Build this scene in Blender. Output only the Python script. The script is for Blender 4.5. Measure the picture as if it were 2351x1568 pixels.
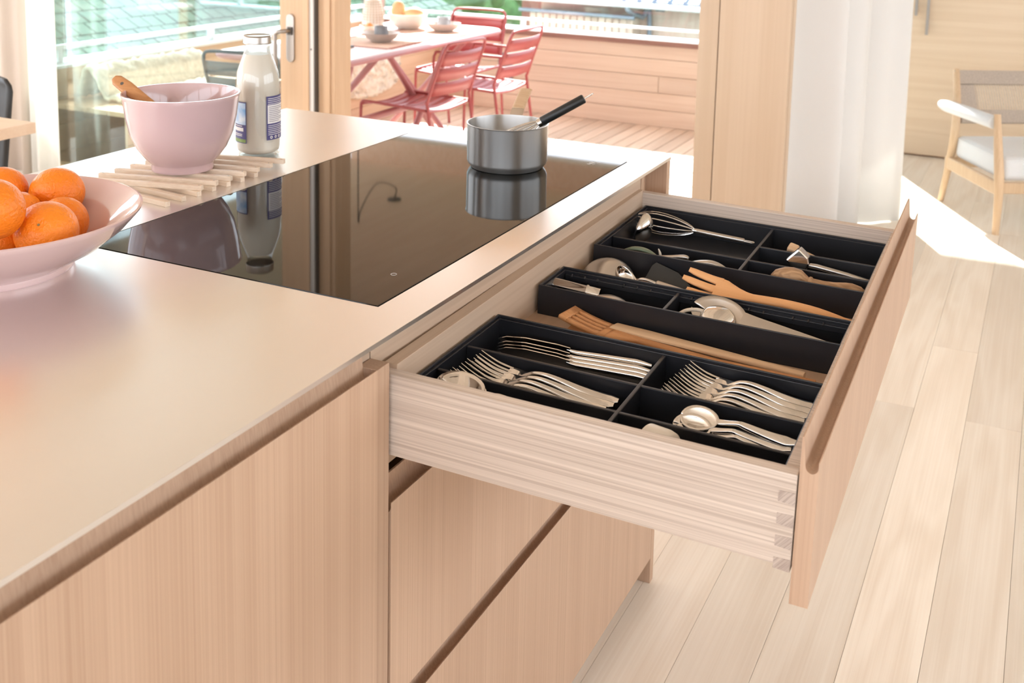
import bpy, math, random
from math import pi, sin, cos, radians as R
from mathutils import Vector, Matrix
random.seed(7)
for o in list(bpy.data.objects): bpy.data.objects.remove(o)
SC = bpy.context.scene
COL = SC.collection

# ------------------------------------------------------------------ camera
ROWS = [Vector((0.905362, 0.423913, 0.024848)), Vector((0.08288, -0.119012, -0.989428)), Vector((-0.416474, 0.897849, -0.142883))]
FPX, CX, CY, W, H = 2533.17, 1237.35, 131.46, 2351.0, 1568.0
CAMP = Vector((0.666146, -2.079332, 1.4277))
cd = bpy.data.cameras.new('camera'); cam = bpy.data.objects.new('camera', cd); COL.objects.link(cam)
rx, ry, rz = ROWS[0].normalized(), (-ROWS[1]).normalized(), (-ROWS[2]).normalized()
cam.matrix_world = Matrix(((rx.x, ry.x, rz.x, CAMP.x), (rx.y, ry.y, rz.y, CAMP.y), (rx.z, ry.z, rz.z, CAMP.z), (0, 0, 0, 1)))
cd.sensor_width = 36; cd.sensor_fit = 'HORIZONTAL'
cd.lens = FPX / W * 36
cd.shift_x = (W / 2 - CX) / W; cd.shift_y = (CY - H / 2) / W
cd.clip_start = 0.02; cd.clip_end = 500
cd.dof.use_dof = True; cd.dof.focus_distance = 1.6; cd.dof.aperture_fstop = 9.0
SC.camera = cam

# ------------------------------------------------------------------ sky, sun, exposure
wd = bpy.data.worlds.new('sky'); SC.world = wd; wd.use_nodes = True
bg = wd.node_tree.nodes['Background']; bg.inputs[0].default_value = (0.90, 0.965, 1.05, 1); bg.inputs[1].default_value = 3.4
sl = bpy.data.lights.new('sun', 'SUN'); sl.energy = 16; sl.angle = R(0.6); sl.color = (1.0, 0.95, 0.88)
sun = bpy.data.objects.new('sun', sl); COL.objects.link(sun)
SUND = Vector((0.594, -1.17, -1.0)).normalized()
sun.rotation_euler = SUND.to_track_quat('-Z', 'Y').to_euler(); sun.location = (-6, 12, 10)
vs = SC.view_settings
vs.view_transform = 'Standard'; vs.look = 'None'; vs.exposure = 0.62; vs.gamma = 1; vs.use_curve_mapping = False

# ------------------------------------------------------------------ pixel -> place
def ray(u, v):
    a, b = (u - CX) / FPX, (v - CY) / FPX
    return ROWS[0] * a + ROWS[1] * b + ROWS[2]
def wpx(u, v, ax, val):
    d = ray(u, v); t = (val - CAMP[ax]) / d[ax]
    return CAMP + d * t
DM = Matrix.Translation((0, -1.03, 0.869)) @ Matrix.Rotation(R(1.0), 4, 'Z') @ Matrix.Rotation(R(1.1), 4, 'Y')
DMI = DM.inverted()
def dpx(u, v, z):                       # pixel -> drawer-local point at local height z
    o = DMI @ CAMP; d = DMI.to_3x3() @ ray(u, v); t = (z - o.z) / d.z
    return o + d * t

# ------------------------------------------------------------------ materials
def mat(name, col, rough=0.5, metal=0.0, spec=0.5, coat=0.0, noise=0.0, nscale=8.0, bump=0.0, bscale=60.0, col2=None, stretch=(1, 1, 1), trans=0.0, sub=0.0, distort=0.0):
    m = bpy.data.materials.new(name); m.use_nodes = True
    nt = m.node_tree; b = nt.nodes['Principled BSDF']
    b.inputs['Base Color'].default_value = (*col, 1); b.inputs['Roughness'].default_value = rough; b.inputs['Metallic'].default_value = metal
    b.inputs['Specular IOR Level'].default_value = spec; b.inputs['Coat Weight'].default_value = coat; b.inputs['Coat Roughness'].default_value = 0.05
    if sub: b.inputs['Subsurface Weight'].default_value = sub; b.inputs['Subsurface Radius'].default_value = (0.02, 0.01, 0.006)
    tc = nt.nodes.new('ShaderNodeTexCoord'); mp = nt.nodes.new('ShaderNodeMapping'); mp.inputs['Scale'].default_value = stretch
    nt.links.new(tc.outputs['Object'], mp.inputs[0])
    if noise > 0:
        n = nt.nodes.new('ShaderNodeTexNoise'); n.inputs['Scale'].default_value = nscale; n.inputs['Detail'].default_value = 5; n.inputs['Distortion'].default_value = distort
        nt.links.new(mp.outputs[0], n.inputs['Vector'])
        rp = nt.nodes.new('ShaderNodeMapRange'); rp.inputs[1].default_value = 0.3; rp.inputs[2].default_value = 0.7
        nt.links.new(n.outputs[0], rp.inputs[0])
        mx = nt.nodes.new('ShaderNodeMix'); mx.data_type = 'RGBA'
        c2 = col2 if col2 else tuple(c * (1 - noise) for c in col)
        mx.inputs[6].default_value = (*col, 1); mx.inputs[7].default_value = (*c2, 1)
        nt.links.new(rp.outputs[0], mx.inputs[0]); nt.links.new(mx.outputs[2], b.inputs['Base Color'])
    if bump > 0:
        n2 = nt.nodes.new('ShaderNodeTexNoise'); n2.inputs['Scale'].default_value = bscale; n2.inputs['Detail'].default_value = 3
        nt.links.new(mp.outputs[0], n2.inputs['Vector'])
        bp = nt.nodes.new('ShaderNodeBump'); bp.inputs['Strength'].default_value = bump; bp.inputs['Distance'].default_value = 0.002
        nt.links.new(n2.outputs[0], bp.inputs['Height']); nt.links.new(bp.outputs[0], b.inputs['Normal'])
    return m

def wood(name, c1, c2, axis='z', band=9.0, fine=120.0, rough=0.45, var=0.10, mix=0.55, fmix=0.35, dist=1.2, along=0.5, coat=0.0):
    """grain runs along `axis`; broad figure from a stretched noise, fine growth lines from a second one."""
    m = bpy.data.materials.new(name); m.use_nodes = True
    nt = m.node_tree; L = nt.links.new; b = nt.nodes['Principled BSDF']
    b.inputs['Roughness'].default_value = rough; b.inputs['Specular IOR Level'].default_value = 0.35; b.inputs['Coat Weight'].default_value = coat
    tc = nt.nodes.new('ShaderNodeTexCoord'); oi = nt.nodes.new('ShaderNodeObjectInfo')
    vm = nt.nodes.new('ShaderNodeVectorMath'); vm.operation = 'SCALE'; vm.inputs[0].default_value = (13.1, 7.7, 5.3); L(oi.outputs['Random'], vm.inputs['Scale'])
    va = nt.nodes.new('ShaderNodeVectorMath'); va.operation = 'ADD'; L(tc.outputs['Object'], va.inputs[0]); L(vm.outputs[0], va.inputs[1])
    def mapped(s_across, s_along):
        mp = nt.nodes.new('ShaderNodeMapping'); s = [s_across] * 3; s['xyz'.index(axis)] = s_along
        mp.inputs['Scale'].default_value = s; L(va.outputs[0], mp.inputs[0]); return mp.outputs[0]
    n1 = nt.nodes.new('ShaderNodeTexNoise'); n1.inputs['Scale'].default_value = 1.0; n1.inputs['Detail'].default_value = 3; n1.inputs['Distortion'].default_value = dist * 0.3
    L(mapped(band, along), n1.inputs['Vector'])
    # growth rings: sine of the broad noise
    mm = nt.nodes.new('ShaderNodeMath'); mm.operation = 'MULTIPLY'; mm.inputs[1].default_value = 40.0; L(n1.outputs[0], mm.inputs[0])
    sn = nt.nodes.new('ShaderNodeMath'); sn.operation = 'SINE'; L(mm.outputs[0], sn.inputs[0])
    r1 = nt.nodes.new('ShaderNodeMapRange'); r1.inputs[1].default_value = -1.0; r1.inputs[2].default_value = 1.0; L(sn.outputs[0], r1.inputs[0])
    n2 = nt.nodes.new('ShaderNodeTexNoise'); n2.inputs['Scale'].default_value = 1.0; n2.inputs['Detail'].default_value = 4
    L(mapped(fine, along * 2.0), n2.inputs['Vector'])
    r2 = nt.nodes.new('ShaderNodeMapRange'); r2.inputs[1].default_value = 0.35; r2.inputs[2].default_value = 0.7; L(n2.outputs[0], r2.inputs[0])
    a1 = nt.nodes.new('ShaderNodeMath'); a1.operation = 'MULTIPLY'; a1.inputs[1].default_value = mix; L(r1.outputs[0], a1.inputs[0])
    a2 = nt.nodes.new('ShaderNodeMath'); a2.operation = 'MULTIPLY_ADD'; a2.inputs[1].default_value = fmix; L(r2.outputs[0], a2.inputs[0]); L(a1.outputs[0], a2.inputs[2])
    mx = nt.nodes.new('ShaderNodeMix'); mx.data_type = 'RGBA'; mx.inputs[6].default_value = (*c1, 1); mx.inputs[7].default_value = (*c2, 1); L(a2.outputs[0], mx.inputs[0])
    hv = nt.nodes.new('ShaderNodeHueSaturation'); rv = nt.nodes.new('ShaderNodeMapRange'); rv.inputs[3].default_value = 1 - var; rv.inputs[4].default_value = 1 + var * 0.5
    L(oi.outputs['Random'], rv.inputs[0]); L(rv.outputs[0], hv.inputs['Value']); L(mx.outputs[2], hv.inputs['Color']); L(hv.outputs[0], b.inputs['Base Color'])
    bp = nt.nodes.new('ShaderNodeBump'); bp.inputs['Strength'].default_value = 0.08; bp.inputs['Distance'].default_value = 0.001; L(r2.outputs[0], bp.inputs['Height']); L(bp.outputs[0], b.inputs['Normal'])
    return m

def glass(name, tint=(1, 1, 1), gloss=0.08, rough=0.02):
    m = bpy.data.materials.new(name); m.use_nodes = True; nt = m.node_tree; nt.nodes.clear()
    o = nt.nodes.new('ShaderNodeOutputMaterial'); t = nt.nodes.new('ShaderNodeBsdfTransparent'); t.inputs[0].default_value = (*tint, 1)
    g = nt.nodes.new('ShaderNodeBsdfGlossy'); g.inputs['Roughness'].default_value = rough
    fr = nt.nodes.new('ShaderNodeLayerWeight'); fr.inputs[0].default_value = 0.25
    mu = nt.nodes.new('ShaderNodeMath'); mu.operation = 'MULTIPLY_ADD'; mu.inputs[1].default_value = 0.6; mu.inputs[2].default_value = gloss * 0.5; mu.use_clamp = True
    nt.links.new(fr.outputs['Fresnel'], mu.inputs[0])
    x = nt.nodes.new('ShaderNodeMixShader'); nt.links.new(mu.outputs[0], x.inputs[0]); nt.links.new(t.outputs[0], x.inputs[1]); nt.links.new(g.outputs[0], x.inputs[2]); nt.links.new(x.outputs[0], o.inputs[0])
    return m

def cloth(name, col, transl=0.35):
    m = bpy.data.materials.new(name); m.use_nodes = True; nt = m.node_tree; nt.nodes.clear()
    o = nt.nodes.new('ShaderNodeOutputMaterial'); d = nt.nodes.new('ShaderNodeBsdfDiffuse'); d.inputs[0].default_value = (*col, 1)
    t = nt.nodes.new('ShaderNodeBsdfTranslucent'); t.inputs[0].default_value = (*col, 1)
    x = nt.nodes.new('ShaderNodeMixShader'); x.inputs[0].default_value = transl
    nt.links.new(d.outputs[0], x.inputs[1]); nt.links.new(t.outputs[0], x.inputs[2]); nt.links.new(x.outputs[0], o.inputs[0])
    return m

M = {}
M['front'] = wood('larch_front', (0.585, 0.405, 0.285), (0.45, 0.29, 0.195), 'z', band=5, fine=420, mix=0.28, fmix=0.6, along=0.25)
M['rail'] = wood('larch_rail', (0.60, 0.455, 0.335), (0.48, 0.34, 0.24), 'y', band=8, fine=120, mix=0.35, fmix=0.5, along=0.5)
M['carcass'] = wood('carcass_wood', (0.60, 0.41, 0.28), (0.50, 0.33, 0.22), 'y', band=6, fine=90)
M['side'] = wood('ash_side', (0.74, 0.63, 0.54), (0.45, 0.355, 0.29), 'x', band=9, fine=440, mix=0.22, fmix=0.8, along=0.7, var=0.04)
M['pin'] = mat('end_grain', (0.60, 0.50, 0.43), 0.6, noise=1, nscale=1.0, col2=(0.33, 0.25, 0.21))
_mp = [n for n in M['pin'].node_tree.nodes if n.type == 'MAPPING'][0]; _mp.vector_type = 'TEXTURE'; _mp.inputs['Rotation'].default_value = (0, R(-50), 0); _mp.inputs['Scale'].default_value = (0.05, 1.0, 0.0016)
M['dfloor'] = wood('drawer_floor', (0.62, 0.43, 0.30), (0.50, 0.33, 0.22), 'y', band=7, fine=120)
M['dfront'] = wood('drawer_front_wood', (0.57, 0.395, 0.28), (0.455, 0.295, 0.20), 'z', band=6, fine=400, mix=0.3, fmix=0.5, along=0.3)
M['floor'] = wood('ash_floor', (0.96, 0.88, 0.77), (0.80, 0.68, 0.55), 'y', band=5.5, fine=200, mix=0.38, fmix=0.3, along=0.55, var=0.13, rough=0.4)
M['subfloor'] = mat('subfloor', (0.45, 0.33, 0.22), 0.8, noise=0.2)
M['ceil'] = wood('ceiling_wood', (0.80, 0.70, 0.59), (0.71, 0.60, 0.49), 'y', band=5, fine=60, var=0.15)
M['beam'] = wood('spruce_beam', (0.665, 0.51, 0.37), (0.58, 0.425, 0.29), 'z', band=7, fine=80, mix=0.35, fmix=0.35, along=0.25, var=0.05)
M['doorw'] = wood('door_frame_wood', (0.720, 0.500, 0.325), (0.620, 0.400, 0.240), 'z', band=9, fine=90, mix=0.3, fmix=0.3, var=0.08)
M['cabw'] = wood('cabinet_wall_wood', (0.84, 0.675, 0.50), (0.75, 0.575, 0.405), 'x', band=7, fine=90, mix=0.4, fmix=0.3, along=0.3, var=0.06)
M['siding'] = wood('larch_siding', (0.765, 0.61, 0.495), (0.66, 0.49, 0.375), 'x', band=8, fine=60, mix=0.4, fmix=0.3, along=0.4, var=0.14)
M['siding_y'] = wood('larch_siding_long', (0.76, 0.54, 0.38), (0.64, 0.42, 0.27), 'y', band=8, fine=60, mix=0.4, fmix=0.3, along=0.4, var=0.14)
M['deck'] = wood('deck_wood', (0.72, 0.565, 0.455), (0.58, 0.43, 0.33), 'y', band=9, fine=90, mix=0.4, fmix=0.3, var=0.16)
M['redwood'] = mat('coping_red_wood', (0.30, 0.155, 0.125), 0.5, noise=0.3, nscale=5, stretch=(0.6, 6, 6))
M['white'] = mat('white_metal', (0.82, 0.83, 0.84), 0.35)
M['steeltop'] = mat('steel_worktop', (0.85, 0.825, 0.80), 0.30, metal=1.0, noise=0.07, nscale=3.0, bump=0.035, bscale=900, stretch=(1, 0.35, 1))
M['lid'] = mat('bottle_lid_steel', (0.42, 0.385, 0.35), 0.3, metal=1.0, noise=0.1, nscale=20)
M['steeledge'] = mat('steel_edge', (0.50, 0.46, 0.42), 0.4, metal=1.0, noise=0.1, nscale=10)
M['hob'] = mat('hob_glass', (0.007, 0.006, 0.005), 0.03, spec=0.30, noise=0.2, nscale=60)
M['hobmark'] = mat('hob_print', (0.75, 0.75, 0.73), 0.5, noise=0.05)
M['brushed'] = mat('brushed_steel', (0.52, 0.51, 0.495), 0.22, metal=1.0, noise=0.12, nscale=30, stretch=(1, 1, 0.03))
for _n in ('brushed',):
    _t = M[_n].node_tree; _b = _t.nodes['Principled BSDF']; _b.inputs['Anisotropic'].default_value = 0.85; _b.inputs['Roughness'].default_value = 0.34; _b.inputs['Anisotropic Rotation'].default_value = 0.25
    _g = _t.nodes.new('ShaderNodeTangent'); _g.direction_type = 'RADIAL'; _g.axis = 'Z'; _t.links.new(_g.outputs[0], _b.inputs['Tangent'])
M['chrome'] = mat('polished_steel', (0.72, 0.69, 0.65), 0.08, metal=1.0, noise=0.05, nscale=12)
M['satin'] = mat('satin_steel', (0.58, 0.545, 0.505), 0.30, metal=1.0, noise=0.08, nscale=20)
M['nickel'] = mat('nickel_handle', (0.44, 0.41, 0.385), 0.36, metal=1.0, noise=0.06, nscale=20)
M['tray'] = mat('black_tray', (0.014, 0.014, 0.018), 0.36, spec=0.45, noise=0.25, nscale=30, bump=0.02, bscale=600)
M['black'] = mat('black_plastic', (0.012, 0.012, 0.012), 0.42, noise=0.2, nscale=40)
M['silicone'] = mat('black_silicone', (0.030, 0.032, 0.033), 0.6, noise=0.3, nscale=15)
M['bamboo'] = wood('bamboo', (0.600, 0.290, 0.120), (0.470, 0.200, 0.075), 'x', band=60, fine=300, mix=0.35, fmix=0.3, along=2)
M['beech'] = wood('beech', (0.760, 0.410, 0.190), (0.660, 0.320, 0.130), 'x', band=30, fine=300, mix=0.25, fmix=0.25, along=2)
M['maple'] = wood('pale_wood', (0.72, 0.52, 0.34), (0.60, 0.38, 0.22), 'x', band=40, fine=300, mix=0.4, fmix=0.3, along=2)
M['olive'] = wood('olive_wood', (0.60, 0.385, 0.225), (0.24, 0.125, 0.06), 'x', band=30, fine=200, mix=0.5, fmix=0.3, along=10)
M['stick'] = wood('trivet_wood', (0.84, 0.70, 0.56), (0.70, 0.53, 0.39), 'x', band=60, fine=300, mix=0.3, fmix=0.4, along=2)
M['pink'] = mat('pink_glaze', (0.66, 0.465, 0.465), 0.12, spec=0.5, coat=0.6, noise=0.06, nscale=5)
M['pinkin'] = mat('pink_glaze_plate', (0.72, 0.52, 0.505), 0.10, spec=0.5, coat=0.7, noise=0.05, nscale=5)
M['orange'] = mat('orange_peel', (0.95, 0.270, 0.012), 0.34, spec=0.5, noise=0.3, nscale=9, col2=(0.90, 0.215, 0.008), bump=1.0, bscale=240)
M['stem'] = mat('orange_stem', (0.30, 0.22, 0.09), 0.8, noise=0.3, nscale=90)
M['milk'] = mat('milk', (0.79, 0.715, 0.62), 0.35, noise=0.03, nscale=8)
M['bottleglass'] = glass('bottle_glass', (0.97, 0.98, 0.97), 0.10)
M['pane'] = glass('window_pane', (0.84, 0.915, 0.91), 0.04)
M['pane2'] = glass('railing_pane', (0.90, 0.96, 0.98), 0.06)
M['purple'] = mat('label_purple', (0.085, 0.075, 0.22), 0.45, noise=0.1, nscale=50)
M['labelsky'] = mat('label_sky', (0.20, 0.45, 0.80), 0.45, noise=1, nscale=55, col2=(0.75, 0.83, 0.92))
M['labelwhite'] = mat('label_white', (0.86, 0.83, 0.82), 0.5, noise=0.04, nscale=90)
M['labelgrey'] = mat('label_print', (0.38, 0.34, 0.40), 0.5, noise=0.4, nscale=700)
M['labelgreen'] = mat('label_green', (0.30, 0.42, 0.12), 0.5, noise=0.3, nscale=90)
M['curtain'] = cloth('sheer_curtain', (0.90, 0.875, 0.85), 0.32)
M['curtain2'] = cloth('linen_curtain', (0.62, 0.54, 0.48), 0.15)
M['gasket'] = mat('white_gasket', (0.80, 0.78, 0.76), 0.4, noise=0.03)
M['darkseal'] = mat('dark_seal', (0.11, 0.095, 0.08), 0.6, noise=0.1)
M['red'] = mat('red_lacquer', (0.40, 0.085, 0.090), 0.38, spec=0.5, noise=0.10, nscale=12)
M['tablered'] = mat('table_lacquer', (0.52, 0.24, 0.25), 0.4, noise=0.1, nscale=10)
M['tablesunlit'] = mat('sunlit_table_lacquer', (0.74, 0.60, 0.60), 0.4, noise=0.06, nscale=10)  # table lacquer made paler: sunlight on the top is put into the colour
M['greychair'] = mat('grey_blue_lacquer', (0.16, 0.17, 0.20), 0.4, noise=0.1, nscale=12)
M['stone'] = mat('stoneware', (0.62, 0.56, 0.53), 0.45, noise=0.08, nscale=30)
M['stone2'] = mat('stoneware_grey', (0.30, 0.31, 0.34), 0.45, noise=0.1, nscale=30)
M['whiteware'] = mat('white_ware', (0.80, 0.76, 0.71), 0.4, noise=0.04, nscale=20)
M['bread'] = mat('bread_crust', (0.60, 0.32, 0.15), 0.7, noise=0.4, nscale=18, col2=(0.72, 0.48, 0.27))
M['mat'] = mat('woven_mat', (0.72, 0.50, 0.40), 0.9, noise=0.25, nscale=120)
M['fringe'] = mat('mat_fringe', (0.66, 0.32, 0.25), 0.9, noise=0.3, nscale=200)
M['fur'] = mat('sheepskin', (0.86, 0.78, 0.66), 0.95, noise=0.25, nscale=35, bump=0.8, bscale=90)
M['slate'] = mat('grey_slate', (0.16, 0.17, 0.2), 0.5, noise=0.15)
M['apricot'] = mat('apricot', (0.85, 0.36, 0.12), 0.5, noise=0.2, nscale=30)
M['oakchair'] = wood('oak_chair', (0.740, 0.540, 0.350), (0.620, 0.420, 0.250), 'z', band=20, fine=160, mix=0.3, fmix=0.3, along=2)
M['cushion'] = mat('cushion_fabric', (0.78, 0.79, 0.80), 0.9, noise=0.04, nscale=300, bump=0.1, bscale=700)
M['webbing'] = mat('paper_cord', (0.56, 0.47, 0.39), 0.8, noise=0.25, nscale=160, bump=0.2, bscale=300)
M['cord'] = mat('pale_cord', (0.70, 0.60, 0.49), 0.8, noise=0.2, nscale=160)
M['blackchair'] = mat('black_shell', (0.030, 0.032, 0.034), 0.5, noise=0.15, nscale=15)
M['tabletop'] = wood('dining_table_wood', (0.84, 0.66, 0.50), (0.74, 0.54, 0.38), 'x', band=9, fine=100, mix=0.3, fmix=0.3)
M['grass'] = mat('meadow', (0.035, 0.080, 0.030), 0.9, spec=0.05, noise=0.5, nscale=0.25, col2=(0.065, 0.105, 0.045))
M['tile'] = mat('roof_slate', (0.045, 0.088, 0.056), 0.8, spec=0.05, noise=0.35, nscale=0.5, col2=(0.070, 0.108, 0.08))
M['tilebase'] = mat('roof_underlay', (0.012, 0.02, 0.022), 0.9, spec=0.1, noise=0.2)
M['housewood'] = wood('house_cladding', (0.62, 0.46, 0.36), (0.50, 0.36, 0.27), 'z', band=3, fine=20, mix=0.3, fmix=0.3, var=0.15)
M['zinc'] = mat('pale_metal_roof', (0.155, 0.175, 0.215), 0.45, noise=0.1, nscale=3)
M['pipe'] = mat('zinc_pipe', (0.2, 0.225, 0.25), 0.5, noise=0.1)
M['brick'] = mat('red_house_wall', (0.22, 0.09, 0.065), 0.8, noise=0.2, nscale=4)
M['leaf'] = mat('tree_leaf', (0.10, 0.22, 0.07), 0.8, noise=0.5, nscale=3, bump=0.5, bscale=5)
M['plaster'] = mat('plaster', (0.78, 0.72, 0.66), 0.9, noise=0.04, nscale=4)
M['creamware'] = mat('cream_ceramic', (0.78, 0.72, 0.64), 0.35, noise=0.04, nscale=40)
M['apple'] = mat('green_handle', (0.16, 0.20, 0.13), 0.4, noise=0.2, nscale=60)

# ------------------------------------------------------------------ geometry helpers
class G:
    def __init__(s): s.v = []; s.f = []
    def add(s, vs, fs):
        o = len(s.v); s.v += [Vector(p) for p in vs]; s.f += [[i + o for i in q] for q in fs]; return s
    def box(s, a, b):
        (x0, y0, z0), (x1, y1, z1) = a, b
        return s.add([(x0, y0, z0), (x1, y0, z0), (x1, y1, z0), (x0, y1, z0), (x0, y0, z1), (x1, y0, z1), (x1, y1, z1), (x0, y1, z1)],
                     [(0, 3, 2, 1), (4, 5, 6, 7), (0, 1, 5, 4), (1, 2, 6, 5), (2, 3, 7, 6), (3, 0, 4, 7)])
    def prism(s, poly, h0, h1, axis='y'):
        n = len(poly); mp = {'x': lambda p, h: (h, p[0], p[1]), 'y': lambda p, h: (p[0], h, p[1]), 'z': lambda p, h: (p[0], p[1], h)}[axis]
        vs = [mp(p, h0) for p in poly] + [mp(p, h1) for p in poly]
        fs = [tuple(range(n))[::-1], tuple(range(n, 2 * n))] + [(i, (i + 1) % n, n + (i + 1) % n, n + i) for i in range(n)]
        return s.add(vs, fs)
    def lathe(s, prof, n=48, c=(0, 0, 0), sx=1.0):
        vs = []; fs = []; rings = []
        for r, z in prof:
            if r < 1e-6: rings.append([len(vs)]); vs.append((c[0], c[1], c[2] + z))
            else:
                rings.append(list(range(len(vs), len(vs) + n)))
                vs += [(c[0] + r * cos(2 * pi * i / n) * sx, c[1] + r * sin(2 * pi * i / n), c[2] + z) for i in range(n)]
        for a, b in zip(rings, rings[1:]):
            for i in range(n):
                j = (i + 1) % n
                if len(a) == 1 and len(b) == 1: break
                if len(a) == 1: fs.append((a[0], b[j], b[i]))
                elif len(b) == 1: fs.append((a[i], a[j], b[0]))
                else: fs.append((a[i], a[j], b[j], b[i]))
        return s.add(vs, fs)
    def tube(s, pts, r, n=8, closed=False, flat=None, up=None, e=0.7):
        """round tube along pts; flat=(w list, t list) makes an elliptic section, width along `up`-perpendicular."""
        P = [Vector(p) for p in pts]; m = len(P)
        if not isinstance(r, (list, tuple)): r = [r] * m
        T = []
        for i in range(m):
            a = P[(i - 1) % m] if (closed or i > 0) else P[i]; b = P[(i + 1) % m] if (closed or i < m - 1) else P[i]
            t = (b - a); T.append(t.normalized() if t.length > 1e-9 else Vector((1, 0, 0)))
        u = Vector(up) if up else (Vector((0, 0, 1)) if abs(T[0].z) < 0.9 else Vector((1, 0, 0)))
        vs = []
        for i in range(m):
            if up: u = Vector(up)
            nrm = (u - T[i] * u.dot(T[i])).normalized(); u = nrm; sd = T[i].cross(nrm)
            for k in range(n):
                a = 2 * pi * (k + 0.5) / n
                if flat:
                    ca, sa = cos(a), sin(a)
                    p = sd * (flat[0][i] * math.copysign(abs(ca) ** e, ca)) + nrm * (flat[1][i] * math.copysign(abs(sa) ** e, sa))
                else: p = sd * (r[i] * cos(a)) + nrm * (r[i] * sin(a))
                vs.append(P[i] + p)
        fs = []
        for i in range(m if closed else m - 1):
            j = (i + 1) % m
            for k in range(n): l = (k + 1) % n; fs.append((i * n + k, i * n + l, j * n + l, j * n + k))
        if not closed: fs += [tuple(range(n))[::-1], tuple(range((m - 1) * n, m * n))]
        return s.add(vs, fs)
    def rib(s, pts, ws, ts, up=(0, 0, 1), n=10, e=0.7):
        return s.tube(pts, 0, n=n, flat=([w / 2 for w in ws], [t / 2 for t in ts]), up=up, e=e)
    def grid(s, fn, nu, nv, wrap=False):
        vs = [fn(i / nu, j / nv) for i in range(nu + 1) for j in range(nv + 1)]
        fs = [(i * (nv + 1) + j, (i + 1) * (nv + 1) + j, (i + 1) * (nv + 1) + j + 1, i * (nv + 1) + j + 1) for i in range(nu) for j in range(nv)]
        return s.add(vs, fs)
    def xf(s, m): s.v = [m @ p for p in s.v]; return s

def tag(o, label=None, cat=None, group=None, kind=None):
    if label: o['label'] = label
    if cat: o['category'] = cat
    if group: o['group'] = group
    if kind: o['kind'] = kind
    return o
def obj(name, g, m, parent=None, smooth=0, bevel=0.0, seg=2, solid=0.0, subd=0, origin=None):
    me = bpy.data.meshes.new(name)
    off = Vector(origin) if origin is not None else (parent.get('_o') and Vector(parent['_o'])) if parent else None
    vv = [tuple(p - off) for p in g.v] if off else [tuple(p) for p in g.v]
    me.from_pydata(vv, [], g.f); me.update()
    me.materials.append(M[m] if isinstance(m, str) else m)
    if smooth:
        for p in me.polygons: p.use_smooth = True
        me.set_sharp_from_angle(angle=R(smooth))
    o = bpy.data.objects.new(name, me); COL.objects.link(o)
    if parent: o.parent = parent
    elif off: o.location = off
    if solid:
        md = o.modifiers.new('solid', 'SOLIDIFY'); md.thickness = solid; md.offset = 0
    if bevel:
        md = o.modifiers.new('bevel', 'BEVEL'); md.width = bevel; md.segments = seg; md.limit_method = 'ANGLE'; md.angle_limit = R(40)
    if subd:
        md = o.modifiers.new('subd', 'SUBSURF'); md.levels = subd; md.render_levels = subd
    return o
def thing(name, label, cat, loc=(0, 0, 0), group=None, matrix=None, world=False, kind=None):
    """an Empty at the thing's base; world=True means its parts are given in world coordinates."""
    o = bpy.data.objects.new(name, None); COL.objects.link(o); o.empty_display_size = 0.05
    if matrix is not None: o.matrix_world = matrix
    else: o.location = loc
    if world: o['_o'] = list(loc)
    return tag(o, label, cat, group, kind)
def struct(name, g, m, **k): return tag(obj(name, g, m, **k), kind='structure')
def dup(root, matrix, label=None, group=None):
    r = root.copy(); COL.objects.link(r); r.matrix_world = matrix
    if label: r['label'] = label
    if group: r['group'] = group
    for c in list(root.children):
        k = c.copy(); COL.objects.link(k); k.parent = r
        for g in list(c.children): q = g.copy(); COL.objects.link(q); q.parent = k
    return r
def B(a, b): return G().box(a, b)
def TR(x, y, z, rz=0.0, rx=0.0, ry=0.0): return Matrix.Translation((x, y, z)) @ Matrix.Rotation(rz, 4, 'Z') @ Matrix.Rotation(ry, 4, 'Y') @ Matrix.Rotation(rx, 4, 'X')
def smoothpath(pts, n=6):
    P = [Vector(p) for p in pts]; out = []
    for i in range(len(P) - 1):
        p0 = P[i - 1] if i else P[0] * 2 - P[1]; p1, p2 = P[i], P[i + 1]; p3 = P[i + 2] if i + 2 < len(P) else P[-1] * 2 - P[-2]
        for k in range(n):
            t = k / n
            out.append(0.5 * ((2 * p1) + (p2 - p0) * t + (2 * p0 - 5 * p1 + 4 * p2 - p3) * t * t + (3 * p1 - p0 - 3 * p2 + p3) * t ** 3))
    return out + [P[-1]]
def lerpl(vals, n):
    out = []
    for i in range(len(vals) - 1): out += [vals[i] + (vals[i + 1] - vals[i]) * k / n for k in range(n)]
    return out + [vals[-1]]

# ================================================================== ROOM SHELL
Y0 = 1.80            # facade towards the terrace
YF = 4.55            # far cabinet wall
DZ = -0.15           # terrace deck level
fl = struct('floor', B((-6, -5.0, -0.12), (4.2, Y0 + 0.12, -0.016)).box((-0.32, Y0 + 0.12, -0.12), (4.2, YF + 0.6, -0.016)), 'subfloor')
seams = [-0.155, -0.015, 0.123, 0.263, 0.405, 0.545, 0.690, 0.830, 0.970, 1.110, 1.250, 1.390, 1.530, 1.67, 1.81]
plank_meshes = {}
def plank(x0, x1, y0, y1):
    key = (round(x1 - x0, 3), round(y1 - y0, 3))
    o = obj('plank', B((-(x1 - x0) / 2 + 0.0004, -(y1 - y0) / 2 + 0.0004, -0.016), ((x1 - x0) / 2 - 0.0004, (y1 - y0) / 2 - 0.0004, 0.0)), 'floor', parent=fl)
    o.location = ((x0 + x1) / 2, (y0 + y1) / 2, random.uniform(-0.0004, 0.0002))
joints = {1: 0.36, 2: 0.0, 3: 0.115, 4: 0.628, 5: 0.1, 6: 0.9}
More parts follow.
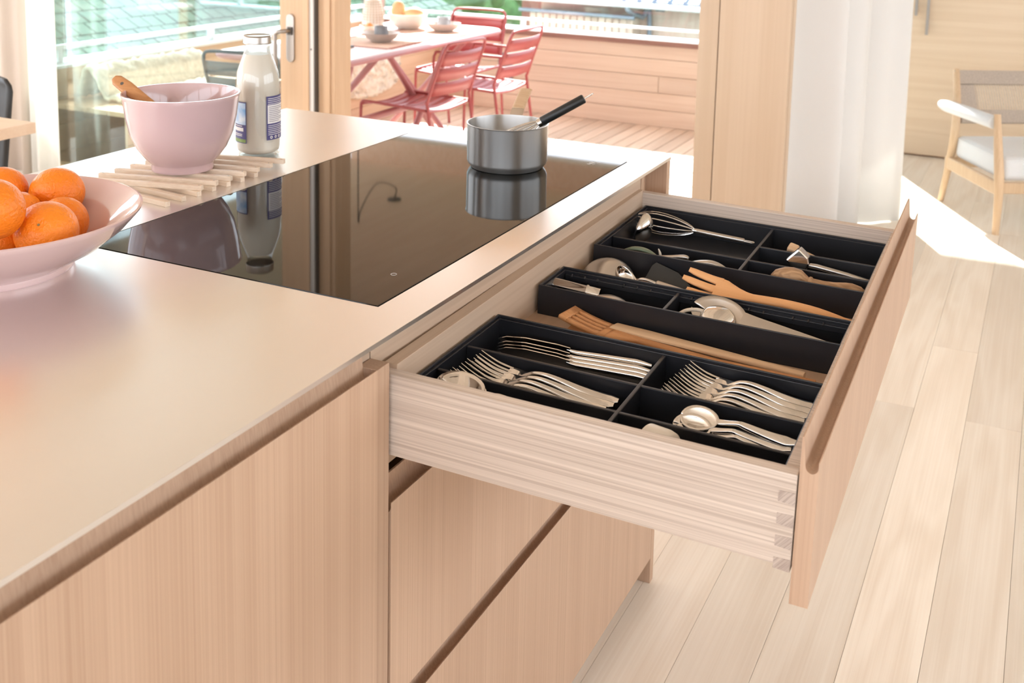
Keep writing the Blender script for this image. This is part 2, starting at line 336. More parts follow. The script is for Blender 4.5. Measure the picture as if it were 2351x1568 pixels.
for i in range(len(seams) - 1):
    y = joints.get(i, random.uniform(0, 1.6)) - 2.0 * 2 - 1.0
    while y < YF:
        l = 2.0 if i in joints else random.choice((1.6, 2.0, 2.4))
        a, b = max(y, -3.0), min(y + l, YF + 0.02)
        if b > -3.0 and seams[i] > -0.2: plank(seams[i], seams[i + 1], a, b)
        y += l
# remaining floor as wide strips, out of sight behind the island and at the room's sides
for k in range(30):
    x0 = -0.155 - 0.14 * (k + 1)
    plank(x0, x0 + 0.14, -3.0, YF if k == 0 else Y0 + 0.1)
for k in range(12):
    x0 = 1.81 + 0.19 * k
    plank(x0, x0 + 0.19, -3.0, YF)
ce = struct('ceiling', B((-6, -5.0, 2.60), (4.2, Y0 + 0.15, 2.75)).box((-0.32, Y0 + 0.15, 2.60), (4.2, YF + 0.6, 2.75)), 'ceil')
for k in range(28):
    x0 = -4.2 + 0.28 * k
    o = obj('ceiling_board', B((x0 + 0.002, -2.5, 2.585), (x0 + 0.278, Y0 + 0.1, 2.60)), 'ceil', parent=ce)
# the room goes on behind the photographer: glazed walls left, right and behind, only their posts and rails stand
wll = struct('wall_left', B((-6.1, -5, -0.1), (-6.0, Y0, 0.15)).box((-6.1, -5, 2.52), (-6.0, Y0, 2.7)), 'plaster')
for y in (-5.0, -3.3, -1.6, 0.1, 1.7): obj('window_post', B((-6.1, y, 0.15), (-6.0, y + 0.1, 2.52)), 'doorw', parent=wll)
wr = struct('wall_right', B((4.2, 0.5, -0.1), (4.3, YF + 0.6, 1.15)).box((4.2, -5, -0.1), (4.3, 0.5, 1.15)).box((4.2, -5, 2.45), (4.3, YF + 0.6, 2.7)).box((4.2, -5, 1.15), (4.3, -2.2, 2.45)).box((4.2, 3.8, 1.15), (4.3, YF + 0.6, 2.45)), 'plaster')
for y in (-2.2, -0.7, 0.8, 2.3, 3.7): obj('window_post', B((4.2, y, 1.15), (4.3, y + 0.1, 2.45)), 'doorw', parent=wr)
wb = struct('wall_back', B((-6, -5.1, -0.1), (-5, -5.0, 2.7)).box((-5, -5.1, -0.1), (4.2, -5.0, 0.95)).box((-5, -5.1, 2.52), (4.2, -5.0, 2.7)), 'plaster')
for x in (-5.0, -2.7, -0.4, 1.9, 4.1): obj('window_post', B((x, -5.1, 0.95), (x + 0.1, -5.0, 2.52)), 'doorw', parent=wb)

# far wall of built-in cupboards
wf = struct('wall_far', B((-0.32, YF + 0.10, -0.1), (4.2, YF + 0.5, 2.7)), 'plaster')
tc_ = thing('tall_cupboard', 'built-in wall cupboard of pale horizontal-grain wood with bar handles', 'cupboard', (0.9, YF, 0), world=True)
obj('side_post', B((-0.118, YF - 0.018, 0.0), (-0.075, YF + 0.05, 2.55)), 'cabw', tc_, bevel=0.002)
for i, (a, b) in enumerate(((-0.062, 1.15), (1.155, 2.35), (2.355, 3.55))):
    d = obj('door', B((a, YF - 0.02, 0.012), (b, YF + 0.0, 2.5)), 'cabw', tc_, bevel=0.002)
    if i == 0:
        hp = wpx(2127, 80, 1, YF - 0.05)
        obj('bar_handle', G().box((hp.x - 0.008, YF - 0.055, hp.z), (hp.x + 0.008, YF - 0.042, hp.z + 0.42)).box((hp.x - 0.005, YF - 0.045, hp.z + 0.03), (hp.x + 0.005, YF - 0.018, hp.z + 0.05)), 'nickel', parent=d, origin=(0.9, YF, 0), bevel=0.001)
hp = wpx(2103, 36, 1, YF - 0.05)
obj('post_bar_handle', G().box((hp.x - 0.009, YF - 0.05, hp.z), (hp.x + 0.007, YF - 0.038, hp.z + 0.42)).box((hp.x - 0.005, YF - 0.045, hp.z + 0.03), (hp.x + 0.005, YF - 0.012, hp.z + 0.05)), 'nickel', tc_, bevel=0.001)
obj('carcass', B((-0.075, YF, 0.0), (3.55, YF + 0.05, 2.55)), 'carcass', tc_)

# corner column of the facade
c0, c1, c2 = -0.488, -0.418, -0.151
t1 = struct('trim_1', B((c0, Y0 + 0.02, -0.15), (c2 - 0.004, Y0 + 0.065, 2.6)), 'beam')
obj('column_board', B((c0 - 0.004, Y0, 0.0), (c1 - 0.0015, Y0 + 0.022, 2.6)), 'beam', parent=t1, bevel=0.002)
obj('column_board', B((c1 + 0.0015, Y0, 0.0), (c2 - 0.006, Y0 + 0.022, 2.6)), 'beam', parent=t1, bevel=0.003)
tf = struct('trim_2', B((-2.15, Y0, -0.06), (c0, Y0 + 0.16, -0.002)), 'doorw')      # threshold
# lintel over the openings
struct('wall_terrace', B((-6, Y0, 2.52), (-0.15, Y0 + 0.2, 2.75)), 'beam')

# sliding door leaf with its handle, standing open over the fixed pane
d1 = struct('door_1', B((-2.372, Y0 - 0.012, 0.03), (-2.226, Y0 + 0.05, 2.30)), 'doorw', bevel=0.004)
obj('door_edge', B((-2.386, Y0 - 0.002, 0.03), (-2.372, Y0 + 0.04, 2.30)), 'doorw', parent=d1)
obj('door_moulding', B((-2.256, Y0 - 0.016, 0.03), (-2.226, Y0 - 0.012, 2.3)), 'doorw', parent=d1)
obj('gasket', B((-2.226, Y0 - 0.008, 0.03), (-2.206, Y0 + 0.05, 2.30)), 'gasket', parent=d1)
obj('lock_pin', G().tube([(-2.216, Y0 - 0.010, 0.755), (-2.216, Y0, 0.755)], 0.004, n=10), 'darkseal', parent=d1)
obj('dark_seal', B((-2.206, Y0 + 0.0, 0.03), (-2.200, Y0 + 0.05, 2.30)), 'darkseal', parent=d1)
obj('bottom_rail', B((-4.2, Y0 - 0.01, 0.005), (-2.386, Y0 + 0.05, 0.045)), 'doorw', parent=d1)
obj('pane', B((-4.2, Y0 + 0.018, 0.045), (-2.386, Y0 + 0.026, 2.30)), 'pane', parent=d1)
h0 = wpx(668, 70, 1, Y0 - 0.012)
pl = G().prism([(h0.x + 0.021 * (1 if abs(k) <= 90 else 1) * sin(R(k)), h0.z + 0.052 + 0.021 * cos(R(k))) for k in range(-90, 91, 15)] +
               [(h0.x + 0.021 * sin(R(k)), h0.z - 0.118 + 0.021 * cos(R(k))) for k in range(90, 271, 15)], Y0 - 0.020, Y0 - 0.0118, 'y')
hd = obj('handle', pl, 'nickel', parent=d1, bevel=0.002)
obj('spindle_housing', B((h0.x - 0.011, Y0 - 0.026, h0.z - 0.018), (h0.x + 0.013, Y0 - 0.019, h0.z + 0.016)), 'darkseal', parent=hd)
obj('lever', G().tube(smoothpath([(h0.x, Y0 - 0.02, h0.z), (h0.x - 0.005, Y0 - 0.055, h0.z), (h0.x - 0.024, Y0 - 0.066, h0.z - 0.002), (h0.x - 0.04, Y0 - 0.067, h0.z - 0.012), (h0.x - 0.043, Y0 - 0.067, h0.z - 0.04), (h0.x - 0.043, Y0 - 0.067, h0.z - 0.29)], 5), 0.0095, n=12), 'nickel', parent=hd, smooth=50)
w1 = struct('window_1', B((-2.1995, Y0 + 0.02, -0.02), (-2.112, Y0 + 0.14, 2.32)), 'doorw', bevel=0.003)
obj('frame_moulding', B((-2.165, Y0 + 0.012, -0.02), (-2.134, Y0 + 0.02, 2.32)), 'doorw', parent=w1, bevel=0.002)
w2 = struct('window_2', B((-0.335, Y0 + 0.30, 0.0), (-0.29, YF, 0.06)), 'doorw')
obj('pane', B((-0.316, Y0 + 0.30, 0.06), (-0.310, YF, 2.5)), 'pane2', parent=w2)

# curtains
def curtain(name, label, pts, z0, z1, fold, amp, m, n=160, taper=0.0):
    P = [Vector(p) for p in pts]; seg = [0]
    for a, b in zip(P, P[1:]): seg.append(seg[-1] + (b - a).length)
    def at(s):
        s *= seg[-1]
        for i in range(len(P) - 1):
            if s <= seg[i + 1] + 1e-9:
                t = (s - seg[i]) / (seg[i + 1] - seg[i]); d = (P[i + 1] - P[i]).normalized(); return P[i].lerp(P[i + 1], t), Vector((-d.y, d.x))
    def fn(u, v):
        p, nn = at(u); ph = u * seg[-1] / fold * 2 * pi
        a = amp * (0.8 + 0.35 * sin(ph * 0.37 + 1.0)) * (sin(ph) + 0.25 * sin(2.3 * ph + 0.7)) * (1.0 + taper * (1 - v))
        return (p.x + nn.x * a, p.y + nn.y * a, z0 + (z1 - z0) * v)
    g = G().grid(fn, n, 6)
    o = obj(name, g, m, smooth=80, solid=0.002, origin=(P[0].x, P[0].y, z0))
    return tag(o, label, 'curtain')
curtain('curtain', 'sheer white floor-length curtain gathered beside the wooden column', [(-0.205, Y0 + 0.19), (-0.06, 2.65), (0.005, 3.16)], 0.006, 2.55, 0.40, 0.085, 'curtain', taper=0.15)
pA, pB = wpx(64, 200, 1, Y0 - 0.12), wpx(143, 385, 1, Y0 - 0.12)
curtain('curtain', 'white curtain hanging at the glass wall behind the black chair', [(pA.x, Y0 - 0.12), (pB.x, Y0 - 0.12)], 0.006, 2.5, 0.13, 0.03, 'curtain')
curtain('curtain', 'beige linen curtain behind the black chair beside the white one', [(-5.6, Y0 - 0.08), (pA.x - 0.03, Y0 - 0.08)], 0.006, 2.5, 0.16, 0.03, 'curtain2')

# ================================================================== TERRACE
dk = struct('floor_terrace', B((-4.3, Y0 + 0.2, DZ - 0.3), (-0.33, 5.5, DZ - 0.03)), 'subfloor')
db = None
for k in range(41):
    x0 = -4.25 + 0.0965 * k
    g = B((-0.0445, -1.66, -0.025), (0.0445, 1.66, 0.0))
    o = obj('deck_board', g, 'deck', parent=dk); o.location = (x0 + 0.045, Y0 + 0.2 + 1.62, DZ); 
PY = 5.21
pw = struct('wall_parapet_end', B((-4.3, PY + 0.022, DZ - 0.3), (-0.33, PY + 0.14, 0.42)), 'subfloor')
ztop = 0.427; zs = [DZ + 0.0]
for b, t in ((DZ, -0.03), (-0.03, 0.09), (0.09, 0.21), (0.21, 0.33), (0.33, ztop)):
    xs = sorted([-4.2, -0.33] + ([random.uniform(-2.6, -0.9)] if b < 0.1 else []))
    for xa, xb in zip(xs, xs[1:]):
        obj('siding_board', B((xa + 0.0015, PY, b + 0.0015), (xb - 0.0015, PY + 0.02, t - 0.0015)), 'siding', parent=pw, bevel=0.0015)
obj('coping', B((-4.3, PY - 0.03, ztop), (-0.33, PY + 0.17, 0.462)), 'redwood', parent=pw, bevel=0.003)
obj('coping_sheet', B((-4.3, PY - 0.034, 0.462), (-0.33, PY + 0.175, 0.468)), 'white', parent=pw)
a, b = wpx(1146, 120, 1, PY), wpx(1177, 187, 1, PY)
sg = G()
for q in (((a.x, PY - 0.012, b.z), (b.x, PY, b.z + 0.018)), ((a.x, PY - 0.012, a.z - 0.018), (b.x, PY, a.z)), ((a.x, PY - 0.012, b.z + 0.018), (a.x + 0.018, PY, a.z - 0.018)), ((b.x - 0.018, PY - 0.012, b.z + 0.018), (b.x, PY, a.z - 0.018))): sg.box(*q)
sc = obj('overflow_frame', sg, 'pipe', parent=pw)
obj('overflow_flap', B((a.x + 0.018, PY - 0.006, b.z + 0.018), (b.x - 0.018, PY - 0.002, a.z - 0.018)), 'zinc', parent=pw)
wl = struct('wall_parapet_left', B((-4.3, Y0 + 0.2, DZ - 0.3), (-4.16, PY, 0.46)), 'subfloor')
for b, t in ((DZ, 0.0), (0.0, 0.15), (0.15, 0.30), (0.30, 0.46)): obj('siding_board', B((-4.16, Y0 + 0.2, b + 0.001), (-4.14, PY - 0.002, t - 0.001)), 'siding_y', parent=wl, bevel=0.0015)
obj('coping', B((-4.32, Y0 + 0.2, 0.46), (-4.10, PY - 0.04, 0.475)), 'white', parent=wl)
gr = thing('glass_railing', 'clear glass railing with white profile on the wooden end parapet', 'railing', (-2.3, PY + 0.07, 0.468), world=True)
obj('profile', B((-4.1, PY + 0.058, 0.526), (-0.33, PY + 0.082, 0.544)), 'white', gr)
obj('pane', B((-4.1, PY + 0.064, 0.47), (-0.33, PY + 0.076, 1.05)), 'pane2', gr)
for x in (-4.05, -2.9, -1.1, -0.4): obj('foot', B((x, PY + 0.055, 0.466), (x + 0.03, PY + 0.085, 0.522)), 'white', gr)
gr = thing('glass_railing', 'clear glass railing along the parapet behind the bench', 'railing', (-4.2, 3.5, 0.475), world=True)
obj('profile', B((-4.225, Y0 + 0.2, 0.545), (-4.195, PY - 0.05, 0.570)), 'white', gr)
obj('pane', B((-4.214, Y0 + 0.2, 0.475), (-4.206, PY - 0.05, 1.05)), 'pane2', gr)
for y in (2.2, 3.4, 4.6): obj('foot', B((-4.225, y, 0.473), (-4.195, y + 0.03, 0.547)), 'white', gr)
struct('ceiling_terrace', B((-4.4, 5.25, 2.35), (0.1, 5.41, 2.55)).box((-4.4, Y0 + 0.2, 2.55), (0.1, 5.41, 2.62)), 'siding_y')
struct('trim_3', B((-4.26, PY + 0.02, DZ - 0.3), (-4.14, PY + 0.14, 2.36)), 'redwood')   # corner post of the terrace

# bench along the left parapet, sheepskins on it
bn = thing('bench', 'long wooden bench along the terrace parapet', 'bench', (-3.85, 3.6, DZ), world=True)
for k in range(4): obj('seat_slat', B((-4.13 + 0.145 * k, Y0 + 0.25, 0.262), (-4.13 + 0.145 * k + 0.14, PY - 0.004, 0.288)), 'siding_y', bn, bevel=0.002)
for zb, zt in ((DZ, -0.02), (-0.02, 0.12), (0.12, 0.262)): obj('front_board', B((-3.575, Y0 + 0.25, zb + 0.001), (-3.555, PY - 0.004, zt - 0.001)), 'siding_y', bn, bevel=0.0015)
def fur(label, y0, y1, drop, xa=-4.05, back=0.0):
    rnd = random.Random(int(y0 * 100))
    bump = [[rnd.uniform(-1, 1) for _ in range(40)] for _ in range(40)]
    def fn(u, v):
        y = y0 + (y1 - y0) * v + 0.02 * sin(u * 9) * (1 if v > 0.5 else -1)
        L = (-3.535 - xa); s = u * (L + drop * (0.75 + 0.25 * sin(v * pi)))
        z = 0.312 + 0.012 * bump[int(u * 36)][int(v * 36)]; x = xa + s
        if s > L: x = -3.535 + 0.02 * bump[int(u * 36)][int(v * 36)]; z = 0.312 - (s - L)
        if s > L - 0.04 and s <= L: z -= 0.006
        if back and u < 0.35: z += back * sin(u / 0.35 * pi) 
        return (x, y, z)
    g = G().grid(fn, 36, 36)
    o = obj('sheepskin', g, 'fur', smooth=80, solid=0.02, origin=(-3.8, (y0 + y1) / 2, 0.29)); tag(o, label, 'sheepskin')
q = wpx(835, 180, 0, -3.54)
fur('cream sheepskin hanging over the bench edge under the table', q.y - 0.30, q.y + 0.42, 0.27)
q = wpx(370, 200, 0, -3.8)
fur('white sheepskin heaped on the bench behind the grey chair', q.y - 0.35, q.y + 0.45, 0.03, back=0.16)

# folding table
TX0, TX1, TY0, TY1, TZ = -3.33, -2.53, 2.40, 4.28, 0.585
tb = thing('garden_table', 'long red-brown metal folding garden table laid for breakfast', 'table', (-2.93, 3.34, DZ), world=True)
def rrect(x0, x1, y0, y1, r, n=6):
    out = []
    for cx_, cy_, a0 in ((x1 - r, y0 + r, -90), (x1 - r, y1 - r, 0), (x0 + r, y1 - r, 90), (x0 + r, y0 + r, 180)):
        out += [(cx_ + r * cos(R(a0 + 90 * k / n)), cy_ + r * sin(R(a0 + 90 * k / n))) for k in range(n + 1)]
    return out
rr = rrect(TX0, TX1, TY0, TY1, 0.12)
obj('table_top', G().prism(rrect(TX0 + 0.012, TX1 - 0.012, TY0 + 0.012, TY1 - 0.012, 0.11), TZ - 0.014, TZ, 'z'), 'tablesunlit', tb)
obj('rim', G().tube([(p[0], p[1], TZ - 0.016) for p in rr], 0.015, n=8, closed=True), 'tablered', tb, smooth=60)
for yy in (2.85, 3.85):
    for x0, x1 in ((TX0 + 0.1, TX1 - 0.05), (TX1 - 0.1, TX0 + 0.05)):
        obj('leg', G().tube([(x0, yy - 0.30 * (1 if x0 < x1 else -1) * 0, DZ), (x1, yy, TZ - 0.03)], 0.018, n=8), 'tablered', tb, smooth=60)
# crossing legs seen from the side
obj('leg', G().tube([(-2.58, 3.05, DZ), (-2.58, 3.62, TZ - 0.02)], 0.019, n=8), 'tablered', tb, smooth=60)
obj('leg', G().tube([(-2.62, 3.72, DZ), (-2.62, 3.02, TZ - 0.02)], 0.019, n=8), 'tablered', tb, smooth=60)
obj('leg', G().tube([(-2.58, 2.30, DZ), (-2.58, 2.62, TZ - 0.02)], 0.019, n=8), 'tablered', tb, smooth=60)
obj('stretcher', G().tube([(-2.60, 2.40, 0.235), (-2.60, 3.46, 0.235)], 0.02, n=8), 'tablered', tb, smooth=60)

# garden chairs (local: faces +x, width along y)
def garden_chair(label, m, matrix, arms=False, group='metal garden chairs round the terrace table'):
    t = thing('garden_chair', label, 'chair', matrix=matrix, group=group)
    hw = 0.205; r = 0.0085
    for s in (-1, 1):
        obj('front_leg', G().tube(smoothpath([(-0.19, s * hw, 0.445), (0.19, s * hw, 0.455), (0.232, s * hw, 0.445), (0.245, s * hw, 0.40), (0.255, s * hw, 0.0)], 4), r, n=8), m, t, smooth=60)
        obj('back_leg', G().tube(smoothpath([(-0.27, s * hw, 0.0), (-0.20, s * hw, 0.44), (-0.205, s * hw, 0.52), (-0.29, s * (hw - 0.005), 0.76)], 5), r, n=8), m, t, smooth=60)
        if arms: obj('arm', G().tube(smoothpath([(-0.245, s * hw, 0.655), (0.15, s * (hw + 0.02), 0.655), (0.20, s * (hw + 0.02), 0.64), (0.215, s * (hw + 0.015), 0.59), (0.225, s * hw, 0.45)], 5), r, n=8), m, t, smooth=60)
    obj('top_rail', G().tube(smoothpath([(-0.288, -hw + 0.005, 0.755), (-0.303, -hw + 0.018, 0.795), (-0.308, -hw + 0.06, 0.808), (-0.318, 0, 0.810), (-0.308, hw - 0.06, 0.808), (-0.303, hw - 0.018, 0.795), (-0.288, hw - 0.005, 0.755)], 5), r, n=8), m, t, smooth=60)
    for x in (-0.19, 0.23): obj('seat_bar', G().tube(smoothpath([(x, -hw, 0.44), (x, -hw * 0.5, 0.43), (x, 0, 0.424), (x, hw * 0.5, 0.43), (x, hw, 0.44)], 4), 0.007, n=8), m, t, smooth=60)
    for k in range(6):
        x0 = -0.178 + 0.067 * k
        def fn(u, v, x0=x0):
            y = -hw + 2 * hw * v; return (x0 + 0.0625 * u, y, 0.448 - 0.022 * cos((v - 0.5) * pi))
        obj('seat_slat', G().grid(fn, 1, 10), m, t, smooth=80, solid=0.003)
    for k in range(3):
        z0 = 0.52 + 0.083 * k
        def fn(u, v, z0=z0):
            z = z0 + 0.073 * u; x = -0.205 - 0.085 * (z - 0.52) / 0.24 - 0.028 * cos((v - 0.5) * pi)
            return (x, -hw + 0.004 + (2 * hw - 0.008) * v, z)
        obj('back_slat', G().grid(fn, 1, 10), m, t, smooth=80, solid=0.003)
    return t
garden_chair('red metal slatted garden chair without arms pulled up to the table', 'red', TR(-2.46, 3.10, DZ, pi - R(4)))
garden_chair('red metal slatted garden armchair next to the wooden end parapet', 'red', TR(-2.435, 3.80, DZ, pi - R(2)), arms=True)
garden_chair('red metal slatted chair at the far head of the garden table', 'red', TR(-2.87, 4.30, DZ, -pi / 2 + R(4)))
garden_chair('grey metal slatted chair behind the glass door, beyond the milk bottle', 'greychair', TR(-2.90, 2.36, DZ, pi / 2 + R(12)))

# tableware
def deepplate(label, x, y):
    g = G().lathe([(0, 0.0), (0.055, 0.0), (0.06, 0.006), (0.085, 0.02), (0.105, 0.05), (0.108, 0.052), (0.103, 0.048), (0.08, 0.022), (0.055, 0.012), (0, 0.01)], 40)
    o = obj('deep_plate', g, 'stone', smooth=50); o.location = (x, y, TZ + 0.004); tag(o, label, 'plate', 'stoneware settings on the garden table')
def mug(label, x, y, rz):
    t = thing('mug', label, 'mug', matrix=TR(x, y, TZ + 0.014, rz), group='stoneware settings on the garden table')
    obj('cup', G().lathe([(0, 0), (0.034, 0), (0.038, 0.008), (0.040, 0.078), (0.037, 0.078), (0.034, 0.01), (0, 0.008)], 32), 'stone2', t, smooth=50)
    obj('handle', G().tube(smoothpath([(0.038, 0, 0.065), (0.058, 0, 0.068), (0.068, 0, 0.05), (0.062, 0, 0.028), (0.037, 0, 0.018)], 5), 0.0045, n=8), 'stone2', t, smooth=60)
def placemat(label, x, y, rz, w, d):
    t = thing('placemat', label, 'placemat', matrix=TR(x, y, TZ, rz), group='fringed placemats on the garden table')
    obj('cloth', B((-w / 2, -d / 2, 0.0005), (w / 2, d / 2, 0.0035)), 'mat', t)
    g = G()
    for e in (-1, 1):
        for k in range(46):
            yy = -d / 2 + d * k / 45; g.tube([(e * w / 2, yy, 0.003), (e * (w / 2 + 0.012), yy + random.uniform(-.005, .005), 0.005), (e * (w / 2 + 0.03), yy + random.uniform(-.008, .008), 0.002)], 0.0022, n=4)
        for k in range(30):
            xx = -w / 2 + w * k / 29; g.tube([(xx, e * d / 2, 0.003), (xx + random.uniform(-.004, .004), e * (d / 2 + 0.02), 0.003)], 0.0022, n=4)
    tag(obj('fringe', g, 'fringe', t), kind='stuff')
p1 = wpx(872, 100, 2, TZ); p2 = wpx(1017, 76, 2, TZ)
deepplate('stoneware deep plate holding a grey mug, beside the small fruit bowl', p1.x - 0.03, p1.y + 0.06); mug('grey mug in the plate beside the small fruit bowl', p1.x - 0.03, p1.y + 0.06, R(-25))
deepplate('stoneware deep plate with a grey mug near the red chair at the table head', p2.x - 0.03, p2.y + 0.06); mug('grey mug in the plate near the red chair at the table head', p2.x - 0.03, p2.y + 0.06, R(-25))
placemat('fringed woven placemat under the plate beside the small fruit bowl', p1.x - 0.06, p1.y + 0.10, R(2), 0.42, 0.55)
placemat('fringed woven placemat under the plate near the table head', p2.x - 0.06, p2.y + 0.10, R(2), 0.42, 0.50)
p3 = wpx(935, 70, 2, TZ)
bw = tag(obj('bread_bowl', G().lathe([(0, 0), (0.06, 0), (0.064, 0.004), (0.09, 0.02), (0.115, 0.06), (0.124, 0.098), (0.120, 0.098), (0.108, 0.06), (0.08, 0.026), (0, 0.014)], 48), 'whiteware', smooth=50), 'white ribbed bowl filled with bread rolls on the garden table', 'bowl'); bw.location = (p3.x - 0.04, p3.y + 0.07, TZ + 0.001)
bc = bw.location.copy()
def roll(label, dx, dy, dz, sx, sy, sz, rot):
    g = G().lathe([(max(0.0, cos(t)), sin(t)) for t in [R(-90 + 15 * k) for k in range(13)]], 24)
    o = obj('bread_roll', g, 'bread', smooth=80); o.scale = (sx, sy, sz); o.location = (bc.x + dx, bc.y + dy, bc.z + dz); o.rotation_euler = rot; tag(o, label, 'bread', 'bread rolls in the white bowl')
roll('round golden bread roll in the white bowl', 0.045, 0.0, 0.098, 0.062, 0.055, 0.042, (0, 0, 0.3)); roll('split bread roll standing upright in the white bowl', -0.065, -0.01, 0.115, 0.045, 0.028, 0.062, (0.2, 0.2, 0.2)); roll('pale bread roll lying at the back of the white bowl', -0.01, 0.05, 0.088, 0.05, 0.045, 0.035, (0, 0, 0))
p4 = wpx(855, 52, 2, TZ); vx, vy = p4.x + 0.19, p4.y - 0.28
vt = thing('carafe', 'pale ribbed insulated carafe on the garden table', 'carafe', (vx, vy, TZ))
obj('body', G().lathe([(0, 0), (0.062, 0), (0.068, 0.01), (0.066, 0.06), (0.06, 0.12), (0.045, 0.18), (0.034, 0.23), (0.03, 0.28), (0.026, 0.28), (0.026, 0.24), (0, 0.235)], 40), 'whiteware', vt, smooth=50)
for k in range(20):
    a = 2 * pi * k / 20; g = G()
    for j in range(11):
        z = 0.015 + 0.016 * j; rr_ = 0.0675 - 0.0035 * (z / 0.06) * (z < 0.06) - (max(0, z - 0.06) / 0.12) ** 1.3 * 0.019 + 0.0008
        g.box((-0.0045, -0.002, -0.0055), (0.0045, 0.002, 0.0055)); m4 = TR(rr_ * cos(a), rr_ * sin(a), z, a + pi / 2); g.v[-8:] = [m4 @ p for p in g.v[-8:]]
    obj('rib', g, 'cord', vt)
p5 = wpx(848, 74, 2, TZ)
sb = tag(obj('small_bowl', G().lathe([(0, 0), (0.03, 0), (0.05, 0.015), (0.06, 0.042), (0.057, 0.042), (0.045, 0.017), (0, 0.008)], 32), 'creamware', smooth=50), 'small cream bowl holding an apricot on the garden table', 'bowl'); sb.location = (p5.x, p5.y, TZ + 0.001)
ap = tag(obj('apricot', G().lathe([(0.026 * max(0, cos(t)), 0.024 * sin(t)) for t in [R(-90 + 15 * k) for k in range(13)]], 20), 'apricot', smooth=80), 'orange apricot in the small cream bowl', 'fruit'); ap.location = (p5.x, p5.y, TZ + 0.034)
p6 = wpx(775, 112, 2, TZ); nb = tag(obj('notebook', B((-0.07, -0.10, 0), (0.07, 0.10, 0.012)), 'slate', bevel=0.002), 'dark grey notebook lying at the near end of the garden table', 'notebook'); nb.location = (p6.x - 0.03, p6.y, TZ + 0.0005)

# ================================================================== OUTSIDE
gd = struct('ground', G().grid(lambda u, v: (-90 + 180 * u, 5.5 + 160 * v, -5.5 - 1.0 * sin(u * 5) + 9.0 * v * v + (6.0 * max(0, 0.35 - u) ** 1 * 4 * v)), 40, 40), 'grass', smooth=80)
# neighbouring slate roof below the terrace on the left
rf = thing('slate_roof_house', 'neighbouring house with a green-grey slate roof beyond the parapet', 'house', (-13.0, 9.0, -5.5), world=True)
e0, e1 = Vector((-7.2, 3.5, -2.6)), Vector((-7.2, 17.5, -2.6)); up = Vector((-6.5, 0, 3.2)); upn = up.normalized(); L = up.length
nrm = (e1 - e0).normalized().cross(upn).normalized()
if nrm.z < 0: nrm = -nrm
qd = [e0, e1, e1 + up, e0 + up]
obj('roof_deck', G().add([p - nrm * 0.05 for p in qd] + [p - nrm * 0.25 for p in qd], [(0, 1, 2, 3), (7, 6, 5, 4), (0, 4, 5, 1), (1, 5, 6, 2), (2, 6, 7, 3), (3, 7, 4, 0)]), 'tilebase', rf)
obj('wall', B((-19.5, 4.0, -6.5), (-7.6, 17.0, -2.7)), 'plaster', rf)
tme = None; cells = []
for i in range(13):
    for j in range(42):
        cells.append((e0 + upn * (2.35 + 0.29 * i) + Vector((0, 3.6 + 0.262 * (j + (0.5 if i % 2 else 0)), 0)), i, j))
cells.sort(key=lambda c: (c[0] - CAMP).length)
rest = G()
for k, (c, i, j) in enumerate(cells):
    ml_ = Matrix.Translation(c + nrm * random.uniform(0, 0.012)) @ Matrix(((upn.x, 0, nrm.x, 0), (upn.y, 1, nrm.y, 0), (upn.z, 0, nrm.z, 0), (0, 0, 0, 1)))
    if k >= 295: rest.add([ml_ @ Vector(p) for p in B((-0.132, -0.118, -0.03), (0.132, 0.118, 0.02)).v], B((0, 0, 0), (1, 1, 1)).f); continue
    if tme is None:
        tl = obj('slate', B((-0.132, -0.118, -0.03), (0.132, 0.118, 0.02)), 'tile', rf, origin=(0, 0, 0)); tme = tl.data
    else:
        tl = bpy.data.objects.new('slate', tme); COL.objects.link(tl); tl.parent = rf
    tl.matrix_local = Matrix.Translation(-Vector(rf['_o'])) @ ml_
tag(obj('slates', rest, 'tile', rf), kind='stuff')
# wooden neighbour house with a pale metal roof on the right
HY = 20.0
a, b = wpx(1240, 60, 1, HY), wpx(1640, 60, 1, HY); zb = -6.5; ze = wpx(1480, 17, 1, HY - 0.78).z
hs = thing('wooden_house', 'wooden neighbour house with pale metal roof, gutter and downpipe', 'house', ((a.x + b.x) / 2, HY, zb), world=True)
obj('wall', B((a.x, HY + 0.05, zb), (b.x + 3, HY + 5, ze + 0.3)), 'housewood', hs)
xm = wpx(1470, 60, 1, HY).x
zl = wpx(1400, 38, 1, HY - 0.66).z - 0.04
n = int((xm - a.x) / 0.16)
for k in range(n): obj('cladding_board', B((a.x + 0.16 * k + 0.01, HY - 0.55, zb), (a.x + 0.16 * k + 0.145, HY - 0.5, zl)), 'housewood', hs)
obj('lean_to_wall', B((a.x, HY - 0.5, zb), (xm, HY + 0.1, zl)), 'housewood', hs)
obj('lean_to_gutter', G().tube([(a.x - 0.2, HY - 0.66, zl + 0.06), (xm + 0.1, HY - 0.66, zl + 0.04)], 0.04, n=10), 'pipe', hs, smooth=60)
obj('roof', G().add([(a.x - 1, HY - 0.7, ze), (b.x + 4, HY - 0.7, ze), (b.x + 4, HY + 5, ze + 2.6), (a.x - 1, HY + 5, ze + 2.6), (a.x - 1, HY - 0.7, ze + 0.12), (b.x + 4, HY - 0.7, ze + 0.12), (b.x + 4, HY + 5, ze + 2.72), (a.x - 1, HY + 5, ze + 2.72)], [(0, 3, 2, 1), (4, 5, 6, 7), (0, 1, 5, 4), (1, 2, 6, 5), (2, 3, 7, 6), (3, 0, 4, 7)]), 'zinc', hs)
